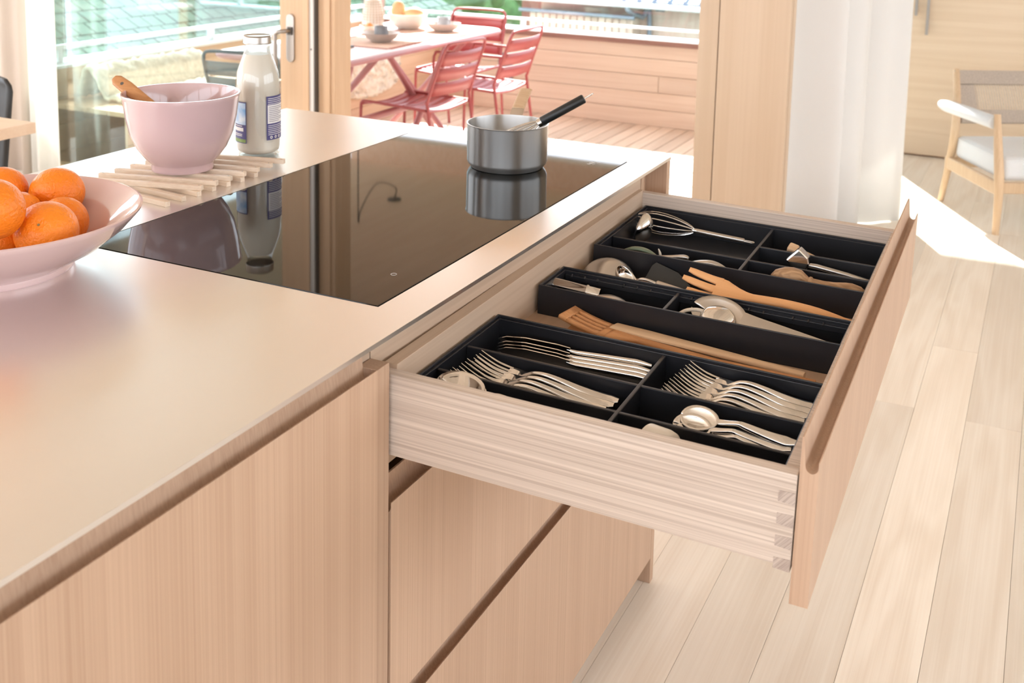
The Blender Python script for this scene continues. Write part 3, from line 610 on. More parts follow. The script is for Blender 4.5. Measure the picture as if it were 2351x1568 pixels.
for k in range(34):
    x = a.x - 0.8 + 0.33 * k
    if x < b.x + 3.9: obj('roof_seam', G().add([(x, HY - 0.7, ze + 0.12), (x + 0.05, HY - 0.7, ze + 0.12), (x + 0.05, HY + 5, ze + 2.72), (x, HY + 5, ze + 2.72), (x, HY - 0.7, ze + 0.17), (x + 0.05, HY - 0.7, ze + 0.17), (x + 0.05, HY + 5, ze + 2.77), (x, HY + 5, ze + 2.77)], [(0, 3, 2, 1), (4, 5, 6, 7), (0, 1, 5, 4), (1, 2, 6, 5), (2, 3, 7, 6), (3, 0, 4, 7)]), 'zinc', hs)
obj('gutter', G().tube([(a.x - 1, HY - 0.78, ze + 0.04), (b.x + 4, HY - 0.78, ze + 0.0)], 0.055, n=10), 'white', hs, smooth=60)
dpx_ = wpx(1494, 60, 1, HY).x
obj('downpipe', G().tube(smoothpath([(xm - 0.05, HY - 0.75, ze), (xm, HY - 0.7, ze - 0.12), (dpx_ - 0.12, HY - 0.2, ze - 0.28), (dpx_, HY - 0.08, ze - 0.45), (dpx_, HY - 0.08, zb)], 5), 0.05, n=10), 'pipe', hs, smooth=60)
wv = wpx(1515, 20, 1, HY); obj('window', B((wv.x - 0.09, HY - 0.0, wv.z - 0.06), (wv.x + 0.1, HY + 0.06, wv.z + 0.05)), 'slate', hs)
q = wpx(1310, 12, 1, 26.0)
rh = tag(obj('red_house', B((-1.5, -1.5, -6), (1.0, 1.5, 0.15)), 'brick'), 'far red-walled building seen past the wooden neighbour house', 'building'); rh.location = (q.x, 27.5, q.z)
for i, (u, v, yy, s) in enumerate(((1180, 6, 34, 2.0), (1225, 4, 38, 2.2), (1010, -6, 30, 2.4))):
    q = wpx(u, v, 1, yy)
    t = thing('tree', ['round green tree beside the far red building', 'pale green tree behind the neighbour houses', 'dark green tree between slate roof and wooden house'][i], 'tree', (q.x, yy, q.z - 2.5))
    rnd = random.Random(i)
    g = G()
    for k in range(14): 
        cx_, cy_, cz_ = (rnd.uniform(-s, s) * 0.5, rnd.uniform(-s, s) * 0.5, 2.3 + rnd.uniform(-s, s) * 0.5); r_ = s * rnd.uniform(0.3, 0.5)
        g.lathe([(r_ * max(0, cos(x)), r_ * sin(x)) for x in [R(-90 + 30 * j) for j in range(7)]], 10, (cx_, cy_, cz_))
    obj('crown', g, 'leaf', t, smooth=80); obj('trunk', G().tube([(0, 0, -3), (0, 0, 2.3)], 0.15, n=8), 'redwood', t)

# ================================================================== ISLAND
TOP = 0.92; XB = -0.955; YN = -2.7
HB = (-0.563, -0.062, -0.968, -0.088)
def frame_plate(x0, x1, y0, y1, hx0, hx1, hy0, hy1, z0, z1):
    g = G()
    o = [(x0, y0), (x1, y0), (x1, y1), (x0, y1)]; i = [(hx0, hy0), (hx1, hy0), (hx1, hy1), (hx0, hy1)]
    vs = [(*p, z1) for p in o] + [(*p, z1) for p in i] + [(*p, z0) for p in o] + [(*p, z0) for p in i]; fs = []
    for k in range(4):
        l = (k + 1) % 4
        fs += [(k, l, 4 + l, 4 + k), (8 + l, 8 + k, 12 + k, 12 + l), (8 + k, 8 + l, l, k), (4 + k, 4 + l, 12 + l, 12 + k)]
    return g.add(vs, fs)
wt = tag(obj('worktop', frame_plate(XB, 0.0, YN, 0.0, HB[0] - 0.002, HB[1] + 0.002, HB[2] - 0.002, HB[3] + 0.002, TOP - 0.006, TOP), 'steeltop', bevel=0.0006, origin=(-0.48, -1.3, TOP - 0.006)), 'thin matt steel worktop of the kitchen island', 'worktop')
hb = thing('induction_hob', 'flush black glass induction hob set into the steel worktop', 'hob', (-0.31, -0.53, TOP - 0.006), world=True)
obj('glass_plate', B((HB[0], HB[2], TOP - 0.006), (HB[1], HB[3], TOP + 0.0002)), 'hob', hb, bevel=0.0008)
q = wpx(904, 630, 2, TOP)
obj('touch_mark', G().tube([(q.x + 0.004 * cos(R(20 * k)), q.y + 0.004 * sin(R(20 * k)), TOP + 0.0003) for k in range(18)], 0.0003, n=4, closed=True), 'hobmark', hb)
lg = G(); A_, B_ = wpx(1353, 378, 2, TOP), wpx(1374, 372, 2, TOP); dv = (B_ - A_); ln = dv.length; dv.normalize(); pv = Vector((-dv.y, dv.x, 0))
for k in range(8):
    for j, (h_, zz) in enumerate(((0.0068, 0.0), (0.0022, -0.0058))):
        if j == 1 and k in (0, 4): continue
        a = A_ + dv * (ln * k / 8) + pv * zz; w_ = ln / 8 * (0.45 if k % 2 else 0.75)
        hh = h_ * (1.35 if k in (3, 5) and j == 0 else 1)
        lg.add([a + Vector((0, 0, .0003)), a + dv * w_ + Vector((0, 0, .0003)), a + dv * w_ + pv * hh + Vector((0, 0, .0003)), a + pv * hh + Vector((0, 0, .0003))], [(0, 1, 2, 3)])
obj('logo_print', lg, 'hobmark', hb)

def jprofile(xi, xo, zb, zo, lip=0.025, n=8):
    """front board section (x,z): thin inner lip, routed finger groove, lower outer lip."""
    t = xo - xi; cx_ = xi + 0.62 * t; r = 0.36 * t; cz = zo - 0.004
    pts = [(xi, zb), (xo, zb), (xo, zo), (xo - 0.0012, zo)]
    pts += [(cx_ + r * cos(R(a)), cz + r * sin(R(a)) * 1.25) for a in [15 - (195) * k / n for k in range(n + 1)]]
    pts += [(xi + 0.17 * t, zo + lip * 0.55), (xi + 0.10 * t, zo + lip), (xi, zo + lip)]
    return pts
# left base cabinet
bc1 = thing('base_cabinet', 'island base cabinet with a wide grooved larch door beside the drawers', 'cabinet', (-0.48, -1.6, 0), world=True)
obj('carcass', B((XB + 0.02, YN + 0.02, 0.06), (-0.029, -1.038, TOP - 0.0062)), 'carcass', bc1)
obj('plinth', B((XB + 0.08, YN + 0.05, 0.0), (-0.075, -1.038, 0.06)), 'carcass', bc1)
XO = -0.0005; XI = -0.0265; ZL = 0.8855
obj('door', G().prism(jprofile(XI, XO, 0.06, ZL), -1.93, -1.062, 'y'), 'front', bc1, smooth=30)
obj('door_end', B((XI, -1.062, 0.06), (XO, -1.0365, ZL)), 'front', bc1, bevel=0.0006)
obj('door', G().prism(jprofile(XI, XO, 0.06, ZL), YN + 0.02, -1.934, 'y'), 'front', bc1, smooth=30)
obj('top_rail', B((-0.0435, YN + 0.02, 0.8655), (-0.0285, -1.036, TOP - 0.0062)), 'rail', bc1)
# drawer cabinet
dc = thing('drawer_cabinet', 'island drawer cabinet in larch with its top drawer pulled out', 'cabinet', (-0.48, -0.52, 0), world=True)
cg = G().box((XB + 0.02, -1.034, 0.06), (-0.0295, -1.016, 0.914)).box((XB + 0.02, -0.1, 0.06), (-0.0295, -0.082, 0.870)).box((XB + 0.02, -1.016, 0.06), (-0.0295, -0.1, 0.075)).box((XB + 0.02, -1.016, 0.075), (XB + 0.035, -0.1, 0.86))
obj('carcass', cg, 'carcass', dc)
obj('carcass_edge', B((-0.029, -0.097, 0.80), (-0.027, -0.082, 0.9138)), 'front', dc)
obj('plinth', B((XB + 0.08, -1.034, 0.0), (-0.075, -0.02, 0.06)), 'carcass', dc)
obj('top_rail', B((-0.0435, -1.034, 0.8655), (-0.0285, -0.083, TOP - 0.0062)), 'rail', dc)
obj('cross_rail', B((-0.0435, -1.016, 0.732), (-0.0285, -0.1, 0.748)), 'rail', dc)
obj('filler_panel', B((-0.06, -0.082, 0.06), (-0.045, -0.02, TOP - 0.0062)), 'front', dc)
obj('end_panel', B((XB, -0.0195, 0.0), (-0.0012, -0.0002, TOP - 0.0062)), 'front', dc, bevel=0.0008)
for zb_, zo_ in ((0.437, 0.7055), (0.06, 0.409)):
    obj('drawer_front', G().prism(jprofile(XI, XO, zb_, zo_, lip=0.018 if zb_ > 0.3 else 0.025), -1.0305, -0.0235, 'y'), 'front', dc, smooth=30)
# the pulled-out drawer: bottom board carries the rest as sub-parts
DW = 0.943; XD = 0.476; ZF = -0.070
dr = obj('drawer', B((-0.012, 0.010, ZF - 0.010), (XD - 0.002, DW - 0.010, ZF)), 'dfloor', parent=dc, origin=(0, 0, 0))
dr.matrix_local = Matrix.Translation((0.48, 0.52, 0)) @ DM
obj('side_panel', B((-0.022, 0.0, -0.103), (XD - 0.0015, 0.017, -0.0015)), 'side', parent=dr, bevel=0.0012)
obj('side_panel', B((-0.022, DW - 0.017, -0.103), (XD - 0.0015, DW, -0.0015)), 'side', parent=dr, bevel=0.0012)
obj('back_panel', B((-0.022, 0.017, -0.090), (-0.004, DW - 0.017, 0.004)), 'rail', parent=dr, bevel=0.0008)
obj('inner_front', B((XD - 0.017, 0.017, -0.103), (XD - 0.0008, DW - 0.017, -0.004)), 'side', parent=dr)
obj('drawer_front', G().prism(jprofile(XD, 0.495, -0.142, 0.016), 0.0005, 1.008, 'y'), 'dfront', parent=dr, smooth=30)
for k in range(4):
    zt = -0.0215 - 0.0245 * k
    obj('dovetail_pin', G().prism([(XD - 0.019, zt), (XD - 0.0018, zt + 0.0008), (XD - 0.0018, zt - 0.0128), (XD - 0.019, zt - 0.0115)], -0.0006, 0.016, 'y'), 'pin', parent=dr)

# ================================================================== CUTLERY TRAYS
RZ = -0.024; TF = -0.0665
def tray(label, x0, x1, y0, y1, divs, lip=True, rail=False):
    t = thing('cutlery_tray', label, 'cutlery tray', matrix=DM @ Matrix.Translation(((x0 + x1) / 2, (y0 + y1) / 2, ZF)), group='black trays in the open drawer')
    ox, oy = (x0 + x1) / 2, (y0 + y1) / 2; w = 0.0035
    a, b, c, d = x0 - ox, x1 - ox, y0 - oy, y1 - oy; h = RZ - ZF
    g = frame_plate(a, b, c, d, a + w, b - w, c + w, d - w, 0.0, h)
    g.box((a + w * 0.5, c + w * 0.5, 0.0), (b - w * 0.5, d - w * 0.5, 0.0032))
    obj('shell', g, 'tray', t, bevel=0.0008)
    obj('inner_rim', frame_plate(a + w, b - w, c + w, d - w, a + w + 0.0035, b - w - 0.0035, c + w + 0.0035, d - w - 0.0035, 0.003, h - 0.0035), 'tray', t, bevel=0.0008)
    for dx0, dy0, dx1, dy1 in divs:
        wd_ = 0.0026
        if dx0 == dx1: q = ((dx0 - ox - wd_, dy0 - oy, 0.003), (dx0 - ox + wd_, dy1 - oy, h - 0.005))
        else: q = ((dx0 - ox, dy0 - oy - wd_, 0.003), (dx1 - ox, dy0 - oy + wd_, h - 0.0055))
        obj('divider', B(*q), 'tray', t, bevel=0.0012, seg=3)
    if rail:
        obj('notch_rail', B((a + 0.009, d - 0.0125, h - 0.018), (b - 0.009, d - 0.0065, h - 0.009)), 'tray', t, bevel=0.0006)
        for k in range(20):
            xx = a + 0.02 + (b - a - 0.04) * k / 19
            if k % 4 != 3: obj('notch_peg', G().tube([(xx, d - 0.014, h - 0.0105), (xx, d - 0.010, h - 0.0075)], 0.0016, n=8), 'satin' if False else 'tray', t, smooth=60)
    return t
tray('black cutlery tray holding knives, forks and spoons', 0.0, 0.4575, 0.0185, 0.283, [(0.248, 0.026, 0.248, 0.276), (0.008, 0.176, 0.4505, 0.176), (0.008, 0.096, 0.4505, 0.096)])
tray('narrow black tray between two rows of wooden utensils', 0.002, 0.4575, 0.418, 0.516, [(0.197, 0.4255, 0.197, 0.5085)], rail=True)
tray('black tray with whisk, garlic press and reamer beside the far drawer side', 0.004, 0.4575, 0.645, 0.921, [(0.253, 0.6525, 0.253, 0.9135), (0.0115, 0.7205, 0.253, 0.7205), (0.253, 0.720, 0.4505, 0.720), (0.253, 0.801, 0.4505, 0.801)])

def put(name, label, cat, g, m, mtx, group=None, smooth=60, **k):
    o = obj(name, g, m, smooth=smooth, **k); o.matrix_world = DM @ mtx; return tag(o, label, cat, group)

# fork: tines towards -x, x from 0 (tip) to L
def fork_geo(L=0.193):
    s = L / 0.193; g = G()
    zc = lambda x: [0.0225, 0.0130, 0.0062, 0.0035, 0.0060, 0.0135, 0.0170, 0.0150, 0.0085, 0.0030, 0.0020, 0.0035][0] if False else 0
    xs = [0.0, 0.012, 0.026, 0.040, 0.055, 0.068, 0.080, 0.095, 0.115, 0.140, 0.165, 0.182, 0.193]
    zz = [0.0235, 0.0155, 0.0085, 0.0045, 0.0045, 0.0100, 0.0155, 0.0172, 0.0140, 0.0080, 0.0035, 0.0025, 0.0040]
    P = [Vector((x * s, 0, z)) for x, z in zip(xs, zz)]
    for k in range(4):
        y = (-1.5 + k) * 0.0062
        pts = smoothpath([(P[0].x, y * 1.0, P[0].z), (P[1].x, y, P[1].z), (P[2].x, y, P[2].z), (P[3].x + 0.004, y, P[3].z)], 3)
        n = len(pts); g.rib(pts, [0.0011 + 0.0022 * min(1, i / (n * 0.7)) for i in range(n)], [0.0014] * (n - 1) + [0.002], n=6)
    pts = smoothpath([P[3], P[4], P[5], P[6], P[7], P[8], P[9], P[10], P[11], P[12]], 4)
    w = lerpl([0.0235, 0.0215, 0.0090, 0.0058, 0.0060, 0.0075, 0.0100, 0.0130, 0.0140, 0.0070], 4)
    t = lerpl([0.0020, 0.0026, 0.0040, 0.0050, 0.0054, 0.0056, 0.0058, 0.0060, 0.0056, 0.0030], 4)
    g.rib(pts, w, t, n=16, e=1.0)
    return g
def spoon_geo(L=0.195, bw=0.042, bl=0.062, depth=0.009):
    g = G(); nr_, na = 6, 26
    def fn(u, v):
        a = v * 2 * pi; e = 1.0 + 0.12 * cos(a)
        x = bl / 2 - bl / 2 * u * cos(a); y = bw / 2 * u * sin(a) * e
        return (x, y, 0.0105 + depth * (u * u - 1) + 0.0035 * (x / bl - 0.5))
    g.grid(fn, nr_, na)
    xs = [bl - 0.003, bl + 0.010, bl + 0.024, L * 0.56, L * 0.74, L * 0.90, L]; zz = [0.0105, 0.0125, 0.0165, 0.0150, 0.0070, 0.0030, 0.0045]
    pts = smoothpath([(x, 0, z) for x, z in zip(xs, zz)], 5); s = bw / 0.042
    g.rib(pts, lerpl([0.009 * s, 0.0060, 0.0056, 0.0075, 0.0100, 0.0125, 0.006], 5), lerpl([0.0018, 0.0040, 0.0052, 0.0054, 0.0054, 0.0052, 0.003], 5), n=16, e=1.0)
    return g
def knife_geo(L=0.215):
    g = G()
    top = [(0.0, 0.004), (0.012, 0.0095), (0.04, 0.0125), (0.085, 0.0105), (0.103, 0.008)]; bot = [(0.103, -0.008), (0.085, -0.0085), (0.03, -0.006), (0.008, -0.001)]
    g.prism(top + bot, -0.0009, 0.0009, 'y')
    pts = smoothpath([(0.098, 0, 0), (0.112, 0, 0), (0.15, 0, 0), (0.195, 0, 0), (L, 0, 0)], 5)
    g.rib(pts, lerpl([0.004, 0.0065, 0.0075, 0.0088, 0.0055], 5), lerpl([0.012, 0.0105, 0.0135, 0.0160, 0.0080], 5), n=16, e=1.0)
    return g
fg = obj('dinner_fork', fork_geo(), 'chrome', smooth=50); fmesh = fg.data; bpy.data.objects.remove(fg)
def inst(name, me, mtx, label, cat, group):
    o = bpy.data.objects.new(name, me); COL.objects.link(o); o.matrix_world = DM @ mtx; return tag(o, label, cat, group)
zf = TF + 0.0035
# forks in the left bay and in the right bay, leaning against the divider one behind the other
lf = 'polished dinner fork in the stack between the knives and the table spoons'
for k in range(5):
    inst('dinner_fork', fmesh, TR(0.036 - 0.005 * k + 0.002 * (k % 2), 0.161 - 0.0115 * k, zf + 0.0135 - 0.0028 * k, R(-1.2 + 0.9 * k), R(22 - 3 * k)), lf if k else 'topmost dinner fork of the stack between the knives and the table spoons', 'fork', 'dinner forks beside the table spoons')
lf2 = 'polished dinner fork in the stack behind the teaspoons'
for k in range(6):
    inst('dinner_fork', fmesh, TR(0.287 - 0.0035 * k, 0.262 - 0.0115 * k, zf + 0.0150 - 0.0025 * k, R(-1.5 + 0.6 * k), R(22 - 2.5 * k)) @ Matrix.Scale(0.86, 4, (1, 0, 0)), lf2 if k else 'topmost dinner fork of the stack behind the teaspoons', 'fork', 'dinner forks behind the teaspoons')
kg = obj('table_knife', knife_geo(), 'chrome', smooth=40); kmesh = kg.data; bpy.data.objects.remove(kg)
for k in range(4):
    inst('table_knife', kmesh, TR(0.020 + 0.003 * k, (0.246, 0.2385, 0.2325, 0.2265)[k], zf + (0.017, 0.0135, 0.0115, 0.010)[k], R(6.5 - 0.8 * k), R(16 - 2 * k)), 'polished table knife lying under the topmost one in the corner compartment' if k else 'topmost table knife with broad dark blade in the corner compartment', 'knife', 'table knives in the corner compartment')
sgm = obj('table_spoon', spoon_geo(0.2, 0.046, 0.066), 'chrome', smooth=60, solid=0.0012); smesh = sgm.data
bpy.data.objects.remove(sgm)
def spn(name, me, mtx, label, group):
    o = inst(name, me, mtx, label, 'spoon', group); md = o.modifiers.new('solid', 'SOLIDIFY'); md.thickness = 0.0012; md.offset = 0; return o
for k in range(4):
    spn('table_spoon', smesh, TR(0.022 + 0.0045 * k, 0.074 - 0.0040 * k, zf + 0.0270 - 0.0045 * k, R(-6 + k), R(14), R(5)), 'table spoon nested under the topmost one next to the dinner forks' if k else 'topmost table spoon of the nested stack next to the dinner forks', 'table spoons next to the forks')
tgm = obj('teaspoon', spoon_geo(0.138, 0.032, 0.047, 0.007), 'chrome', smooth=60); tmesh = tgm.data; bpy.data.objects.remove(tgm)
for k, (x, y, z, a, rx_) in enumerate(((0.311, 0.148, 0.018, 0, 34), (0.305, 0.137, 0.011, 3, 34), (0.309, 0.128, 0.005, 6, 24))):
    spn('teaspoon', tmesh, TR(x, y, zf + z, R(a), R(rx_)), 'teaspoon lying under the topmost one in the compartment in front of the forks' if k else 'topmost teaspoon, its whole bowl showing, in the compartment in front of the forks', 'teaspoons in the cutlery tray')
put('napkin_ring', 'cream ceramic ring cup lying in the corner of the cutlery tray', 'ring', G().lathe([(0, 0), (0.017, 0), (0.021, 0.003), (0.0225, 0.010), (0.0225, 0.034), (0.019, 0.034), (0.018, 0.008), (0, 0.006)], 36), 'creamware', TR(0.327, 0.058, zf + 0.021, R(-20)) @ Matrix.Rotation(R(-95), 4, 'Y'))

# ---- bay between cutlery tray and narrow tray: bamboo turner, spatulas
zb0 = ZF + 0.0005
def turner():
    xs = [0.0, 0.012, 0.05, 0.078, 0.098, 0.118]; hw = [0.0285, 0.0305, 0.027, 0.021, 0.012, 0.0095]
    zc = lambda x: 0.021 - 0.30 * x + 1.9 * x * x if x < 0.08 else 0.00916
    g = G(); n = 14
    pts = []
    # blade as bars between the slots + solid root
    def bar(y0f, y1f, x0, x1, y0e=None, y1e=None):
        g.grid(lambda u, v: ((x0 + (x1 - x0) * u), (y0f + (y1f - y0f) * v) * (1 + 0.0 * u) , zc(x0 + (x1 - x0) * u)), 6, 1)
    W_ = 0.029
    sl = [(-0.0170, -0.0100), (-0.0035, 0.0035), (0.0100, 0.0170)]
    ed = [-W_] + [e for s in sl for e in s] + [W_]
    bar(-W_, W_, 0.0, 0.012)
    for i in range(0, len(ed), 2): bar(ed[i], ed[i + 1], 0.012, 0.062)
    bar(-W_, W_, 0.062, 0.072)
    g.grid(lambda u, v: (0.072 + 0.045 * u, (W_ - (W_ - 0.0095) * (0.5 - 0.5 * cos(pi * u))) * (2 * v - 1), zc(0.072) + 0.0), 8, 2)
    return g
tt = thing('slotted_turner', 'slotted bamboo turner leaning against the narrow black tray', 'spatula', matrix=DM @ TR(0.068, 0.368, zb0 + 0.012, R(-2.0), R(-6), R(3.2)))
obj('blade', turner(), 'bamboo', tt, solid=0.005, smooth=40)
obj('handle', G().rib(smoothpath([(0.105, 0, 0.009), (0.14, 0, 0.0085), (0.20, 0, 0.0075), (0.27, 0, 0.0075), (0.295, 0, 0.0075), (0.303, 0, 0.0075)], 4), lerpl([0.019, 0.0165, 0.0175, 0.022, 0.0215, 0.010], 4), lerpl([0.0055, 0.0085, 0.011, 0.0115, 0.0115, 0.009], 4), n=14), 'bamboo', tt, smooth=60)
put('wooden_spatula', 'pale wooden spatula with tapering handle under the slotted turner', 'spatula', G().rib([(0, 0, 0), (0.05, 0, 0), (0.13, 0, 0), (0.195, 0, 0), (0.215, 0, 0), (0.275, 0, 0), (0.28, 0, 0)], [0.036, 0.038, 0.030, 0.022, 0.017, 0.0165, 0.015], [0.004, 0.006, 0.008, 0.009, 0.0095, 0.0095, 0.009], n=12), 'maple', TR(0.135, 0.393, zb0 + 0.016, R(-3.0), R(-8), R(1.6)))
put('stirring_stick', 'square-ended beech stirring stick on the drawer floor under the spatula', 'spoon', G().box((0, -0.008, -0.005), (0.30, 0.008, 0.005)).box((-0.06, -0.024, -0.003), (0.01, 0.024, 0.003)), 'bamboo', TR(0.132, 0.362, zb0 + 0.0055, R(-0.2)), bevel=0.0015, smooth=0)

# ---- narrow tray
put('apple_corer', 'polished steel apple corer in the narrow tray', 'corer', G().lathe([(0.0095, 0), (0.0112, 0.0), (0.0112, 0.018), (0.0125, 0.019), (0.0125, 0.022), (0.0112, 0.023), (0.0112, 0.075), (0.0098, 0.075), (0.0095, 0.004)], 28), 'chrome', TR(0.080, 0.478, zf + 0.0165, R(188)) @ Matrix.Rotation(R(84), 4, 'Y'))
put('strainer_bowl', 'small domed steel strainer bowl leaning in the narrow tray', 'strainer', G().lathe([(0.031 * cos(t), 0.016 * sin(t)) for t in [R(4 + 14 * k) for k in range(7)]], 32), 'satin', TR(0.105, 0.452, zf + 0.014, 0, R(-14)), solid=0.0012)
def servspoon():
    g = G(); bl_, bw_ = 0.084, 0.058
    def fn(u, v):
        a = v * 2 * pi; x = bl_ / 2 - bl_ / 2 * u * cos(a); y = bw_ / 2 * u * sin(a) * (1 + 0.10 * cos(a)); return (x, y, 0.012 + 0.011 * (u * u - 1))
    g.grid(fn, 7, 40)
    # the slot at the tip
    g.f = [q for q in g.f if not (abs(sum(g.v[i].y for i in q) / 4) < 0.0032 and sum(g.v[i].x for i in q) / 4 < 0.030)]
    g.rib(smoothpath([(bl_ - 0.006, 0, 0.012), (0.10, 0, 0.013), (0.15, 0, 0.013), (0.205, 0, 0.010), (0.212, 0, 0.010)], 5), lerpl([0.026, 0.019, 0.0125, 0.0095, 0.005], 5), lerpl([0.0018, 0.003, 0.003, 0.003, 0.002], 5), n=8)
    return g
put('serving_spoon', 'wide slotted steel serving spoon with long tapering handle', 'spoon', servspoon(), 'satin', TR(0.228, 0.482, zf + 0.022, R(-6.5), R(30), R(3)), solid=0.0014)
put('measuring_cup', 'mirror-bright round steel measuring cup lying upside down in the narrow tray', 'measuring cup', G().lathe([(0.0295, 0), (0.030, 0.002), (0.029, 0.010), (0.0245, 0.021), (0.016, 0.0275), (0, 0.0295), ], 40), 'chrome', TR(0.272, 0.458, zf + 0.012, 0, R(6)))
put('wire_loop', 'curved beige wire loop beside the upside-down measuring cup', 'wire loop', G().tube(smoothpath([(0, 0, 0), (0.012, 0.008, 0.008), (0.03, 0.012, 0.011), (0.048, 0.010, 0.008)], 6), 0.0028, n=10), 'cord', TR(0.213, 0.446, zf + 0.022))
put('tasting_spoon', 'slim beige wooden handle under the slotted serving spoon', 'spoon', G().rib([(0, 0, 0), (0.03, 0, 0), (0.10, 0, 0), (0.145, 0, 0)], [0.011, 0.010, 0.008, 0.007], [0.006, 0.006, 0.005, 0.005]), 'maple', TR(0.285, 0.450, zf + 0.022, R(-1), 0, R(5)))

# ---- bay between narrow tray and far tray
put('soup_ladle', 'matt steel ladle lying upside down beside the far black tray', 'ladle', G().lathe([(0.044 * cos(t), 0.036 * sin(t)) for t in [R(0 + 10 * k) for k in range(10)]], 40), 'satin', TR(0.050, 0.597, ZF + 0.004, R(10), R(10)), solid=0.0014)
ss = thing('small_ladle', 'small polished ladle with round steel handle beside the matt ladle', 'ladle', matrix=DM @ TR(0.094, 0.562, ZF + 0.018, R(2), 0, R(4)))
obj('bowl', G().lathe([(0.0215 * cos(t), 0.016 * sin(t)) for t in [R(-90 + 10 * k) for k in range(10)]], 32).xf(Matrix.Translation((0, 0, 0.014)) @ Matrix.Rotation(R(35), 4, 'Y')), 'chrome', ss, solid=0.001, smooth=60)
obj('shaft', G().tube(smoothpath([(0.016, 0, 0.008), (0.024, 0, 0.014), (0.036, 0, 0.0145), (0.052, 0, 0.012)], 4), 0.0032, n=8), 'chrome', ss, smooth=60)
obj('handle', G().tube([(0.048, 0, 0.0125), (0.05, 0, 0.0125), (0.13, 0.0, 0.006), (0.19, 0.0, 0.002)], [0.004, 0.0062, 0.0062, 0.0058], n=14), 'satin', ss, smooth=60)
bt = thing('silicone_turner', 'black silicone turner standing on edge between the ladle and the wooden fork', 'spatula', matrix=DM @ TR(0.110, 0.616, ZF + 0.018, R(-6), R(38), R(8)))
obj('blade', G().prism([(0.004, -0.030), (0.0, -0.022), (0.0, 0.022), (0.004, 0.030), (0.046, 0.026), (0.074, 0.011), (0.078, 0.0), (0.074, -0.011), (0.046, -0.026)], -0.0014, 0.0014, 'z'), 'silicone', bt, bevel=0.001)
obj('handle', G().tube([(0.072, 0, 0.0), (0.11, 0, 0.0), (0.2, 0, -0.0), (0.29, 0, -0.002)], [0.006, 0.0055, 0.006, 0.0065], n=10), 'satin', bt, smooth=60)
def spork():
    g = G()
    zc = lambda x: 0.026 - 0.36 * x + 2.0 * x * x if x < 0.09 else 0.0098
    for k, (y, l, sp) in enumerate(((-0.0205, 0.012, -0.0), (0.0, 0.0, 0), (0.0205, 0.004, 0.0))):
        pts = [Vector((l + (0.058 - l) * t, y * (0.94 + 0.06 * (1 - t)), zc(l + (0.058 - l) * t))) for t in [i / 6 for i in range(7)]]
        g.rib(pts, [0.009, 0.0125, 0.0135, 0.0140, 0.0145, 0.0155, 0.017], [0.004, 0.005, 0.0055, 0.006, 0.006, 0.006, 0.006], n=10)
    g.rib(smoothpath([(0.050, 0, zc(0.05)), (0.066, 0, zc(0.066)), (0.088, 0, 0.0098), (0.11, 0, 0.0100), (0.16, 0, 0.0125), (0.21, 0, 0.0085), (0.262, 0, -0.004), (0.268, 0, -0.006)], 4), lerpl([0.056, 0.052, 0.030, 0.0165, 0.0165, 0.0185, 0.020, 0.010], 4), lerpl([0.006, 0.007, 0.0085, 0.0095, 0.0105, 0.0115, 0.011, 0.007], 4), n=14)
    return g
put('salad_fork', 'beech salad fork with three thick tines lying on other utensils', 'fork', spork(), 'beech', TR(0.188, 0.568, ZF + 0.026, R(-1.0), R(24), R(1)))
put('wooden_stirrer', 'slim beech spoon handle lying below the beech salad fork', 'spoon', G().rib([(-0.05, 0, 0), (-0.02, 0, 0.0), (0.02, 0, 0), (0.10, 0, 0), (0.19, 0, 0), (0.195, 0, 0)], [0.02, 0.034, 0.013, 0.0105, 0.011, 0.006], [0.004, 0.006, 0.009, 0.009, 0.009, 0.006], n=12), 'beech', TR(0.215, 0.548, ZF + 0.0155, R(2.6), 0, R(1)))
put('wooden_stirrer', 'flat dark beech utensil on the drawer floor under the salad fork', 'spoon', G().rib([(-0.09, 0, 0), (0.0, 0, 0), (0.14, 0, 0), (0.15, 0, 0)], [0.026, 0.026, 0.020, 0.012], [0.006, 0.006, 0.006, 0.005], n=12), 'bamboo', TR(0.29, 0.575, ZF + 0.0038, R(1)))
put('steel_skewer', 'thin steel utensil handle crossing under the salad fork', 'skewer', G().tube([(0, 0, 0), (0.10, 0, 0), (0.16, 0, 0)], [0.0035, 0.0045, 0.004], n=10), 'chrome', TR(0.24, 0.612, ZF + 0.0138, R(-9)))

# ---- far tray
def whisk(label, mtx, hl, hm, hr, wl, wr, nw=5, hook=True, m='chrome', world=False):
    t = thing('whisk', label, 'whisk', matrix=(mtx if world else DM @ mtx))
    for k in range(nw):
        a = pi * k / nw
        pts = []
        for i in range(25):
            s = i / 24 * 2 * pi; 
            x = -wl * (0.5 - 0.5 * cos(s)); r_ = wr * (sin(s) * (0.55 + 0.45 * (0.5 - 0.5 * cos(s)) ** 0.8))
            pts.append((x, r_ * cos(a), r_ * sin(a)))
        obj('wire', G().tube(pts, 0.0010, n=6), m, t, smooth=60)
    obj('collar', G().tube([(-0.004, 0, 0), (0.004, 0, 0)], hr * 0.95, n=16), m, t, smooth=50)
    obj('handle', G().tube([(0.002, 0, 0), (0.004, 0, 0), (hl - 0.002, 0, 0), (hl, 0, 0)], [hr * 0.85, hr, hr, hr * 0.85], n=18), hm, t, smooth=50)
    if hook: obj('hanging_loop', G().tube(smoothpath([(hl - 0.001, 0.003, 0), (hl + 0.014, 0.004, 0), (hl + 0.019, 0, 0), (hl + 0.014, -0.004, 0), (hl - 0.001, -0.003, 0)], 4), 0.0011, n=6), m, t, smooth=60)
    return t
whisk('steel wire whisk with slim satin handle in the far black tray', TR(0.118, 0.872, zf + 0.020, R(5.5), 0, R(4)), 0.092, 'satin', 0.0045, 0.115, 0.024, nw=5)
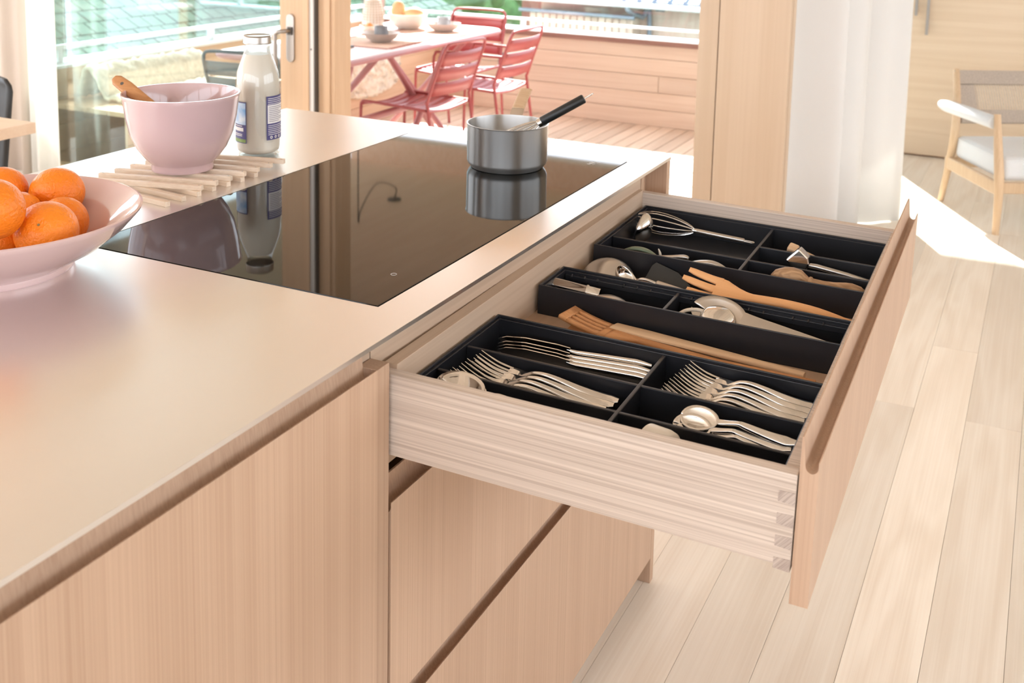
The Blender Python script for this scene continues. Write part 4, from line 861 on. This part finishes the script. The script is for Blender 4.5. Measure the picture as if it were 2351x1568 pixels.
put('ladle', 'polished small ladle standing on edge beside the wire whisk', 'ladle', G().lathe([(0.030 * cos(t), 0.022 * sin(t)) for t in [R(-90 + 10 * k) for k in range(10)]], 36), 'chrome', TR(0.030, 0.815, zf + 0.026, 0) @ Matrix.Rotation(R(-78), 4, 'Y'), solid=0.0012)
put('pastry_scraper', 'dark green curved scraper in the far tray beside the steel spatula', 'utensil', G().rib(smoothpath([(0, 0, 0), (0.025, 0, 0.010), (0.05, 0, 0.008), (0.075, 0, -0.006)], 5), lerpl([0.006, 0.012, 0.012, 0.005], 5), lerpl([0.004, 0.006, 0.006, 0.004], 5)), 'apple', TR(0.045, 0.664, zf + 0.027, R(4)))
put('utensil_prong', 'thin curved beige prong sticking up in the far tray', 'utensil', G().tube(smoothpath([(0, 0, -0.02), (0.004, 0, 0.0), (0.003, 0, 0.010), (0.0, 0, 0.017)], 5), [0.0022] * 11 + [0.0018, 0.0016, 0.0014, 0.0011, 0.0008], n=8), 'cord', TR(0.112, 0.668, zf + 0.026))
put('palette_knife', 'curved satin steel spatula handle in the far tray', 'spatula', G().rib(smoothpath([(0, 0, -0.004), (0.035, 0, 0.008), (0.065, 0, 0.009), (0.105, 0, -0.012)], 6), lerpl([0.010, 0.016, 0.014, 0.009], 6), lerpl([0.004, 0.006, 0.006, 0.005], 6)), 'satin', TR(0.150, 0.665, zf + 0.025, R(1)))
put('peeler', 'white-tipped peeler handle in the far tray behind the curved spatula', 'peeler', G().rib(smoothpath([(-0.06, 0, -0.008), (0, 0, 0), (0.04, 0, 0.008), (0.05, 0, 0.007)], 5), lerpl([0.008, 0.009, 0.010, 0.005], 5), lerpl([0.004, 0.005, 0.006, 0.004], 5)), 'satin', TR(0.115, 0.672, zf + 0.028, R(-3)))
cs = thing('pestle', 'beige block-headed pestle showing behind the garlic press', 'utensil', matrix=DM @ TR(0.302, 0.826, zf + 0.031, R(-4), R(20), R(12)))
obj('head', B((-0.003, -0.0095, -0.0085), (0.015, 0.0095, 0.0085)), 'maple', cs, bevel=0.0035, seg=3)
obj('shaft', G().tube([(0.012, 0, 0), (0.018, 0, 0), (0.027, 0, 0), (0.03, 0, 0), (0.11, 0, -0.008)], [0.008, 0.0048, 0.0042, 0.0062, 0.006], n=12), 'maple', cs, smooth=50)
gp = thing('garlic_press', 'bright steel garlic press with perforated head in the far tray', 'garlic press', matrix=DM @ TR(0.340, 0.764, zf + 0.030, R(3), R(-8), R(5)))
HR = TR(-0.008, 0, 0.002) @ Matrix.Rotation(R(38), 4, 'Y')
obj('head', G().prism([(-0.017, -0.015), (-0.017, 0.015), (0.004, 0.0165), (0.013, 0.011), (0.017, 0.0), (0.013, -0.011), (0.004, -0.0165)], -0.017, 0.017, 'y').xf(HR), 'chrome', gp, bevel=0.0025, seg=3)
g = G()
for i in range(7):
    for j in range(7):
        if (i, j) not in ((0, 0), (0, 6), (6, 0), (6, 6)): g.lathe([(0, 0.0004), (0.0013, 0.0004), (0.0013, -0.0002)], 8, ((i - 3) * 0.0040, (j - 3) * 0.0042, 0))
g.xf(HR @ TR(-0.0170, 0, 0) @ Matrix.Rotation(R(-90), 4, 'Y')); obj('perforation', g, 'tray', gp)
obj('handle', G().rib([(0.004, 0, -0.002), (0.02, 0, -0.001), (0.07, 0, -0.003), (0.108, 0, -0.006), (0.112, 0, -0.007)], [0.012, 0.013, 0.0135, 0.0135, 0.010], [0.007, 0.008, 0.008, 0.008, 0.005], n=14), 'satin', gp, smooth=50)
obj('lower_handle', G().rib([(0.0, 0, -0.012), (0.03, 0, -0.014), (0.108, 0, -0.016)], [0.011, 0.012, 0.011], [0.006, 0.006, 0.005], n=12), 'chrome', gp, smooth=50)
def reamer():
    pr_ = [(0, -0.001), (0.004, 0.0), (0.012, 0.006), (0.0185, 0.020), (0.0205, 0.034), (0.0185, 0.047), (0.012, 0.057), (0.0095, 0.060), (0.0112, 0.062), (0.0112, 0.065), (0.0092, 0.067), (0.0085, 0.085), (0.0095, 0.100), (0.0125, 0.118), (0.0130, 0.128), (0.0105, 0.142), (0.005, 0.150), (0, 0.151)]
    g = G(); n = 48; prof = pr_
    g.lathe(prof, n)
    for i, p in enumerate(g.v):
        if 0.003 < p.z < 0.05:
            a = math.atan2(p.y, p.x); k = 1 + 0.07 * abs(cos(a * 5)) - 0.035; p.x *= k; p.y *= k
    return g.xf(Matrix.Rotation(R(90), 4, 'Y'))
put('citrus_reamer', 'turned olive-wood citrus reamer resting in the near bay of the far tray', 'reamer', reamer(), 'olive', TR(0.300, 0.6865, zf + 0.024, R(2), R(12), R(1.5)))

# ================================================================== ON THE WORKTOP
# saucepan with whisk
PC = Vector((-0.2495, -0.2385, TOP + 0.0002)); PRr = 0.0775; PH = 0.0845
sp = thing('saucepan', 'small brushed steel saucepan with strap handle standing on the hob', 'saucepan', PC)
obj('body', G().lathe([(0, 0.0), (0.066, 0.0), (0.069, 0.001), (0.0745, 0.0085), (0.0765, 0.014), (PRr - 0.0005, PH - 0.003), (PRr + 0.0008, PH), (PRr - 0.002, PH), (PRr - 0.003, PH - 0.004), (0.0745, 0.016), (0.070, 0.006), (0, 0.005)], 96), 'brushed', sp, smooth=35)
hdv = Vector((cos(R(107)), sin(R(107)), 0)); rt = hdv * (PRr + 0.0005); r0 = Vector((rt.x, rt.y, PH - 0.012))
hq = [r0, r0 + hdv * 0.010 + Vector((0, 0, 0.004)), r0 + hdv * 0.045 + Vector((0, 0, 0.0150)), r0 + hdv * 0.136 + Vector((0, 0, 0.0355)), r0 + hdv * 0.142 + Vector((0, 0, 0.0365))]
obj('handle_bracket', G().rib(smoothpath(hq[:3], 4), [0.026] * 9, [0.004] * 9, n=12), 'satin', sp, smooth=50)
obj('handle', G().rib(smoothpath(hq[2:], 4), [0.0255] * 6 + [0.027, 0.026, 0.022], [0.007] * 8 + [0.004], n=14), 'maple', sp, smooth=50)
wa = wpx(1240, 281, 2, TOP + PH + 0.012); wd_ = (wpx(1341, 226, 1, wa.y + 0.03) - wa); 
wx = wd_.normalized(); wz = Vector((0, 0, 1)); wy = wz.cross(wx).normalized(); wz = wx.cross(wy)
WM = Matrix(((wx.x, wy.x, wz.x, wa.x), (wx.y, wy.y, wz.y, wa.y), (wx.z, wy.z, wz.z, wa.z), (0, 0, 0, 1)))
whisk('whisk with black handle standing in the steel saucepan', WM, wd_.length, 'black', 0.0088, 0.112, 0.020, nw=5, world=True)

# trivet of pinned sticks
tv = thing('trivet', 'folding trivet of pale wooden sticks under the pink mixing bowl', 'trivet', (-0.70, -0.62, TOP), world=True)
XL, XR = -0.800, -0.603
for i in range(7):
    yl = -0.741 + 0.0363 * i
    for lay, yr in ((1, yl + 0.056), (0, yl - 0.022)):
        a, b = Vector((XL, yl, 0)), Vector((XR, yr, 0)); d = (b - a).normalized(); a2, b2 = a - d * 0.006, b + d * 0.006; nn = Vector((-d.y, d.x, 0)) * 0.0048
        z0 = TOP + (0.0085 if lay else 0.0); z1 = z0 + 0.0084
        g = G().add([(*(a2 - nn).xy, z0), (*(b2 - nn).xy, z0), (*(b2 + nn).xy, z0), (*(a2 + nn).xy, z0), (*(a2 - nn).xy, z1), (*(b2 - nn).xy, z1), (*(b2 + nn).xy, z1), (*(a2 + nn).xy, z1)], [(0, 3, 2, 1), (4, 5, 6, 7), (0, 1, 5, 4), (1, 2, 6, 5), (2, 3, 7, 6), (3, 0, 4, 7)])
        s = obj('stick', g, 'stick', tv, bevel=0.0006)
        if lay:
            for e in (a, b): obj('pin', G().tube([(e.x, e.y, z1 - 0.003), (e.x, e.y, z1 + 0.0004)], 0.0013, n=8), 'satin', parent=s, origin=(-0.70, -0.62, TOP))
# mixing bowl and spoon
BZ = TOP + 0.0170
q = wpx(420, 402, 2, BZ); vd = (q - CAMP); vd.z = 0; vd.normalize(); BC = q + vd * 0.053
mb = tag(obj('mixing_bowl', G().lathe([(0.0, 0.0037), (0.045, 0.0037), (0.047, 0.0), (0.0525, 0.0), (0.0535, 0.0037), (0.0535, 0.0114), (0.0555, 0.0142), (0.0643, 0.0229), (0.0775, 0.0412), (0.0879, 0.0659), (0.0945, 0.0961), (0.0988, 0.1281), (0.1006, 0.135), (0.1002, 0.1368), (0.0978, 0.1368), (0.0964, 0.1336), (0.0912, 0.0961), (0.0841, 0.0659), (0.0737, 0.043), (0.0567, 0.0256), (0.03, 0.0165), (0.0, 0.0146)], 96), 'pink', smooth=40), 'tall glossy pink mixing bowl on the stick trivet', 'bowl'); mb.location = (BC.x, BC.y, BZ)
e1_ = wpx(266, 182, 1, BC.y - 0.03); m_ = wpx(332, 232, 1, BC.y - 0.035); dd = (m_ - e1_).normalized()
so_ = thing('wooden_spoon', 'brown wooden cooking spoon leaning in the pink mixing bowl', 'spoon', (0, 0, 0), world=True)
sg_ = G().rib([e1_ - dd * 0.004, e1_ + dd * 0.004, e1_ + dd * 0.03, e1_ + dd * 0.08, e1_ + dd * 0.16], [0.012, 0.0215, 0.0245, 0.021, 0.015], [0.006, 0.0095, 0.010, 0.010, 0.009], up=(0.35, -0.75, 0.55), n=16)
obj('handle', sg_, 'bamboo', so_, smooth=60)
hn = Vector((0.35, -0.75, 0.55)); hn = (hn - dd * hn.dot(dd)).normalized(); hc = e1_ + dd * 0.020
obj('hanging_hole', G().tube([hc + hn * 0.0040, hc + hn * 0.0050], 0.0032, n=14), 'darkseal', so_)
obj('head', G().lathe([(max(0, cos(t)) * 0.026, sin(t) * 0.026) for t in [R(-90 + 15 * k) for k in range(13)]], 24).xf(Matrix.Translation(e1_ + dd * 0.175) @ Matrix.Diagonal((1, 1, 0.6, 1))), 'bamboo', so_, smooth=80)

# milk bottle
q = wpx(594, 366, 2, TOP); vd = q - CAMP; vd.z = 0; vd.normalize(); MC = q + vd * 0.042
ang0 = math.atan2(-vd.y, -vd.x)       # towards the camera
ml = thing('milk_bottle', 'glass milk bottle with steel lid and purple labels', 'bottle', (MC.x, MC.y, TOP))
gp_ = [(0, 0.003), (0.030, 0.003), (0.034, 0.0), (0.038, 0.001), (0.0418, 0.008), (0.0425, 0.016), (0.0425, 0.130), (0.0418, 0.148), (0.0385, 0.165), (0.0325, 0.183), (0.027, 0.197), (0.0240, 0.207), (0.0235, 0.222)]
obj('glass', G().lathe(gp_, 64), 'bottleglass', ml, smooth=60)
obj('milk', G().lathe([(0, 0.0065), (0.030, 0.0065), (0.0388, 0.012), (0.0402, 0.018), (0.0402, 0.130), (0.0395, 0.147), (0.0362, 0.164), (0.0302, 0.182), (0.0262, 0.193), (0.0238, 0.1985), (0, 0.1985)], 64), 'milk', ml, smooth=60)
obj('lid', G().lathe([(0.0258, 0.2185), (0.0272, 0.2185), (0.0274, 0.221), (0.0268, 0.2235), (0.0268, 0.231), (0.0262, 0.2335), (0.025, 0.2345), (0.023, 0.2335), (0, 0.2335)], 48), 'lid', ml, smooth=40)
def patch(r, a0, a1, z0, z1, n=10): return G().grid(lambda u, v: (r * cos(ang0 + R(a0 + (a1 - a0) * u)), r * sin(ang0 + R(a0 + (a1 - a0) * u)), z0 + (z1 - z0) * v), n, 1)
rl = 0.0429
L2 = obj('back_label', patch(rl, 21, 86, 0.036, 0.121), 'purple', ml, smooth=80)
obj('text_panel', patch(rl + 0.0002, 24, 84, 0.068, 0.104), 'labelwhite', parent=L2, smooth=80)
g = G()
for k in range(9): g.v and None; g.add(*(lambda p: (p.v, p.f))(patch(rl + 0.0004, 28, 82 if k % 3 else 62, 0.0715 + 0.0035 * k, 0.0727 + 0.0035 * k)))
obj('text_lines', g, 'labelgrey', parent=L2)
g = G()
for k in list(range(6)) + list(range(17, 21)) + []:
    z = 0.046 + 0.0035 * k
    g.add(*(lambda p: (p.v, p.f))(patch(rl + 0.0003, 25, 80 - 7 * (k % 2), z, z + 0.0011)))
obj('print_lines', g, 'labelwhite', parent=L2)
g = G()
for a_ in (34, 48, 62): 
    for k in range(12):
        t0, t1 = 2 * pi * k / 12, 2 * pi * (k + 1) / 12
        f_ = lambda t, r_: (rl + 0.0004) and ((rl + 0.0004) * cos(ang0 + R(a_) + r_ * cos(t) / rl), (rl + 0.0004) * sin(ang0 + R(a_) + r_ * cos(t) / rl), 0.0412 + r_ * sin(t))
        g.add([f_(t0, 0.0014), f_(t1, 0.0014), f_(t1, 0.0029), f_(t0, 0.0029)], [(0, 1, 2, 3)])
obj('recycling_marks', g, 'labelwhite', parent=L2)
L1 = obj('front_label', patch(rl, -90, -31, 0.030, 0.110), 'purple', ml, smooth=80)
obj('sky_print', patch(rl + 0.0002, -90, -33, 0.066, 0.108), 'labelsky', parent=L1, smooth=80)
obj('brand_band', patch(rl + 0.0003, -90, -40, 0.053, 0.060), 'labelwhite', parent=L1, smooth=80)
obj('meadow_print', patch(rl + 0.0003, -90, -33, 0.0315, 0.038), 'labelgreen', parent=L1, smooth=80)
g = G()
for z in (0.0435, 0.0465, 0.0625): g.add(*(lambda p: (p.v, p.f))(patch(rl + 0.0004, -88, -44, z, z + 0.0014)))
obj('print_lines', g, 'labelwhite', parent=L1)

# fruit bowl with oranges
FC = Vector((-0.585, -1.099, TOP)); 
fb = tag(obj('fruit_bowl', G().lathe([(0, 0.006), (0.092, 0.006), (0.094, 0.0), (0.101, 0.0), (0.103, 0.004), (0.103, 0.009), (0.110, 0.014), (0.140, 0.030), (0.170, 0.054), (0.186, 0.072), (0.1905, 0.0775), (0.1910, 0.0800), (0.188, 0.0812), (0.184, 0.0790), (0.166, 0.060), (0.138, 0.038), (0.105, 0.022), (0.06, 0.016), (0, 0.015)], 128), 'pinkin', smooth=40), 'wide shallow pink bowl of oranges on the steel worktop', 'bowl'); fb.location = FC
def orange(u, v, r, hz, tilt, label, stem=True):
    q = wpx(u, v, 2, TOP + hz)
    t = thing('orange', label, 'orange', matrix=Matrix.Translation(q) @ Matrix.Rotation(tilt[1], 4, 'Z') @ Matrix.Rotation(tilt[0], 4, 'Y'), group='oranges in the pink bowl')
    rnd = random.Random(int(u * 7 + v))
    prof = [(max(0, cos(a)) * r * 1.02 * (1 + 0.012 * cos(3 * a)), sin(a) * r * 0.965 - (0.0028 * math.exp(-((R(90) - a) / 0.22) ** 2))) for a in [R(-90 + 6 * k) for k in range(31)]]
    obj('peel', G().lathe(prof, 56), 'orange', t, smooth=80)
    if stem: obj('stem_scar', G().lathe([(0, r * 0.965 - 0.0018), (0.0015, r * 0.965 - 0.0019), (0.0021, r * 0.965 - 0.0034)], 10), 'stem', t, smooth=60)
OR = 'large orange among the fruit in the wide pink bowl'
orange(130.9, 442.8, 0.0365, 0.0727, (R(60), R(140)), 'large orange resting on the others at the back of the pink bowl')
orange(106.6, 532.3, 0.0385, 0.0656, (R(58), R(-58)), 'large orange with its navel turned out at the front of the pink bowl')
orange(145.9, 507.9, 0.0330, 0.0530, (R(80), R(100)), 'orange half hidden behind the front orange in the pink bowl', stem=False)
orange(39.8, 495.2, 0.0335, 0.0567, (R(25), R(-70)), 'orange showing its stem scar between the other oranges')
orange(2.1, 441.9, 0.036, 0.0749, (R(70), R(170)), 'orange at the back of the pink bowl beside the topmost one', stem=False)
orange(-13.5, 480.2, 0.037, 0.1080, (R(80), R(90)), 'orange stacked on top of the others at the bowl edge', stem=False)
orange(-0.1, 547.7, 0.033, 0.0498, (R(20), R(-40)), 'orange at the front of the bowl next to the navel one', stem=False)

# ================================================================== OTHER FURNITURE
# easy chair with woven back
FLp = wpx(2285, 538, 2, 0); RLp = wpx(2159, 460, 2, 0)
fw = (FLp - RLp); fw.z = 0; dpt = fw.length; fw.normalize(); sd = Vector((-fw.y, fw.x, 0))     # sd towards the other side
AM = Matrix(((fw.x, sd.x, 0, RLp.x), (fw.y, sd.y, 0, RLp.y), (0, 0, 1, 0), (0, 0, 0, 1)))       # local x forward, y across, z up
ac = thing('easy_chair', 'low oak easy chair with woven back and white cushion', 'armchair', matrix=AM)
WDT = 0.66
for s, y in ((0, 0.0), (1, WDT)):
    k = 1 if s == 0 else -1
    obj('back_leg', G().tube(smoothpath([(0.0, y, 0.0), (0.05, y + 0.005 * k, 0.20), (0.08, y + 0.008 * k, 0.36), (0.03, y + 0.03 * k, 0.50), (-0.055, y + 0.055 * k, 0.645)], 5), lerpl([0.014, 0.019, 0.021, 0.019, 0.016], 5), n=12), 'oakchair', ac, smooth=60)
    obj('front_leg', G().tube(smoothpath([(dpt, y, 0.0), (dpt + 0.0, y, 0.15), (dpt - 0.01, y, 0.26), (dpt - 0.05, y + 0.004 * k, 0.40), (dpt - 0.085, y + 0.008 * k, 0.525)], 5), lerpl([0.015, 0.019, 0.022, 0.019, 0.015], 5), n=12), 'oakchair', ac, smooth=60)
    obj('side_rail', B((0.03, y - 0.011, 0.175), (dpt - 0.005, y + 0.011, 0.235)), 'oakchair', ac, bevel=0.006)
    obj('arm_pad', G().tube(smoothpath([(-0.045, y - 0.012 * k, 0.475), (0.03, y - 0.012 * k, 0.478), (0.2, y - 0.006 * k, 0.482), (dpt - 0.11, y, 0.487), (dpt - 0.095, y, 0.487)], 5), lerpl([0.020, 0.030, 0.031, 0.030, 0.026], 5), n=16), 'cushion', ac, smooth=60)
obj('front_rail', B((dpt - 0.02, 0.0, 0.185), (dpt + 0.006, WDT, 0.235)), 'oakchair', ac, bevel=0.005)
obj('back_rail', B((0.05, 0.0, 0.185), (0.075, WDT, 0.235)), 'oakchair', ac, bevel=0.005)
obj('top_rail', G().tube([(-0.05, 0.05, 0.632), (-0.05, WDT - 0.05, 0.632)], 0.012, n=10), 'oakchair', ac, smooth=60)
def bslab(z0, z1):
    f_ = lambda z: -0.047 + (0.632 - z) * 0.52
    return G().add([(f_(z0), 0.04, z0), (f_(z0), WDT - 0.04, z0), (f_(z1), WDT - 0.04, z1), (f_(z1), 0.04, z1)], [(0, 1, 2, 3)])
obj('top_webbing', bslab(0.578, 0.640), 'webbing', ac, solid=0.022); obj('lower_webbing', bslab(0.405, 0.462), 'webbing', ac, solid=0.022)
obj('side_webbing', G().add([(-0.018, 0.04, 0.575), (-0.018, 0.13, 0.575), (0.043, 0.13, 0.46), (0.043, 0.04, 0.46)], [(0, 1, 2, 3)]), 'webbing', ac, solid=0.014)
for k in range(38):
    yy = 0.14 + (WDT - 0.19) * k / 37
    obj('back_cord', G().tube([(-0.020, yy, 0.580), (0.012, yy, 0.52), (0.044, yy, 0.458)], 0.0035, n=6), 'cord', ac)
def cush(u, v):
    pass
cg_ = B((0.07, 0.018, 0.236), (dpt - 0.015, WDT - 0.018, 0.345))
cu = obj('seat_cushion', cg_, 'cushion', ac, bevel=0.028, seg=5, smooth=80)
obj('piping', G().tube([(p[0], p[1], 0.332) for p in rrect(0.072, dpt - 0.018, 0.02, WDT - 0.02, 0.03)], 0.004, n=6, closed=True), 'cushion', parent=cu)

# dining table end and black chair at the left
dcn = wpx(82, 284, 2, 0.74)
dt = thing('dining_table', 'pale wooden dining table whose corner shows beside the white curtain', 'table', (dcn.x - 0.7, dcn.y - 0.45, 0), world=True)
obj('table_top', B((dcn.x - 1.9, dcn.y - 0.95, 0.712), (dcn.x, dcn.y, 0.744)), 'tabletop', dt, bevel=0.002)
for x in (-1.8, -0.32):
    for y in (-0.85, -0.14): obj('leg', B((dcn.x + x, dcn.y + y, 0), (dcn.x + x + 0.06, dcn.y + y + 0.06, 0.712)), 'tabletop', dt, bevel=0.003)
kc = wpx(51, 185, 1, dcn.y + 0.34)
bk = thing('dining_chair', 'black shell dining chair behind the pale dining table', 'chair', (kc.x - 0.22, dcn.y + 0.20, 0), world=True)
def shell(u, v):
    x = kc.x - 0.44 + 0.44 * u; z = 0.40 + (kc.z + 0.006 - 0.40) * v; y = dcn.y + 0.30 + 0.05 * (4 * (u - 0.5) ** 2) * -1 + 0.05 * v
    e = max(0, v - 0.9) / 0.1; x = kc.x - 0.22 + (x - kc.x + 0.22) * (1 - 0.14 * e * e); return (x, y, z)
obj('backrest', G().grid(shell, 12, 20), 'blackchair', bk, smooth=80, solid=0.012)
obj('seat', B((kc.x - 0.44, dcn.y - 0.14, 0.425), (kc.x, dcn.y + 0.30, 0.445)), 'blackchair', bk, bevel=0.008)
for x in (-0.42, -0.02):
    for y in (-0.12, 0.27): obj('leg', G().tube([(kc.x + x, dcn.y + y, 0), (kc.x + x * 0.97 - 0.006, dcn.y + y * 0.95, 0.43)], [0.010, 0.013], n=10), 'blackchair', bk, smooth=60)

# pendant lamp over the island, seen mirrored in the hob
qc = wpx(905, 470, 2, 2 * TOP - 2.585); qh = wpx(823, 522, 2, 2 * TOP - 2.585)
pdl = thing('pendant_lamp', 'black pendant lamp on a swagged cable mirrored in the hob', 'lamp', (qc.x, qc.y, 2.585), world=True)
obj('canopy', G().lathe([(0, -0.045), (0.045, -0.045), (0.052, -0.035), (0.052, 0.0), (0, 0.0)], 32, (qc.x, qc.y, 2.585)), 'black', pdl, smooth=40)
mid = (qc + qh) / 2
obj('cable', G().tube(smoothpath([(qc.x, qc.y, 2.545), (qc.x + 0.01, qc.y, 2.46), (mid.x, mid.y, 2.36), (qh.x + 0.02, qh.y, 2.46), (qh.x, qh.y, 2.575), (qh.x - 0.003, qh.y, 2.5), (qh.x - 0.003, qh.y, 1.98)], 8), 0.004, n=8), 'black', pdl, smooth=60)
obj('shade', G().lathe([(0.012, 0.09), (0.03, 0.085), (0.075, 0.0), (0.073, 0.0), (0.028, 0.08), (0.0, 0.082)], 32, (qh.x - 0.003, qh.y, 1.90)), 'black', pdl, smooth=40)

for o in bpy.data.objects:
    if '_o' in o: del o['_o']
    if '_x' in o: del o['_x']
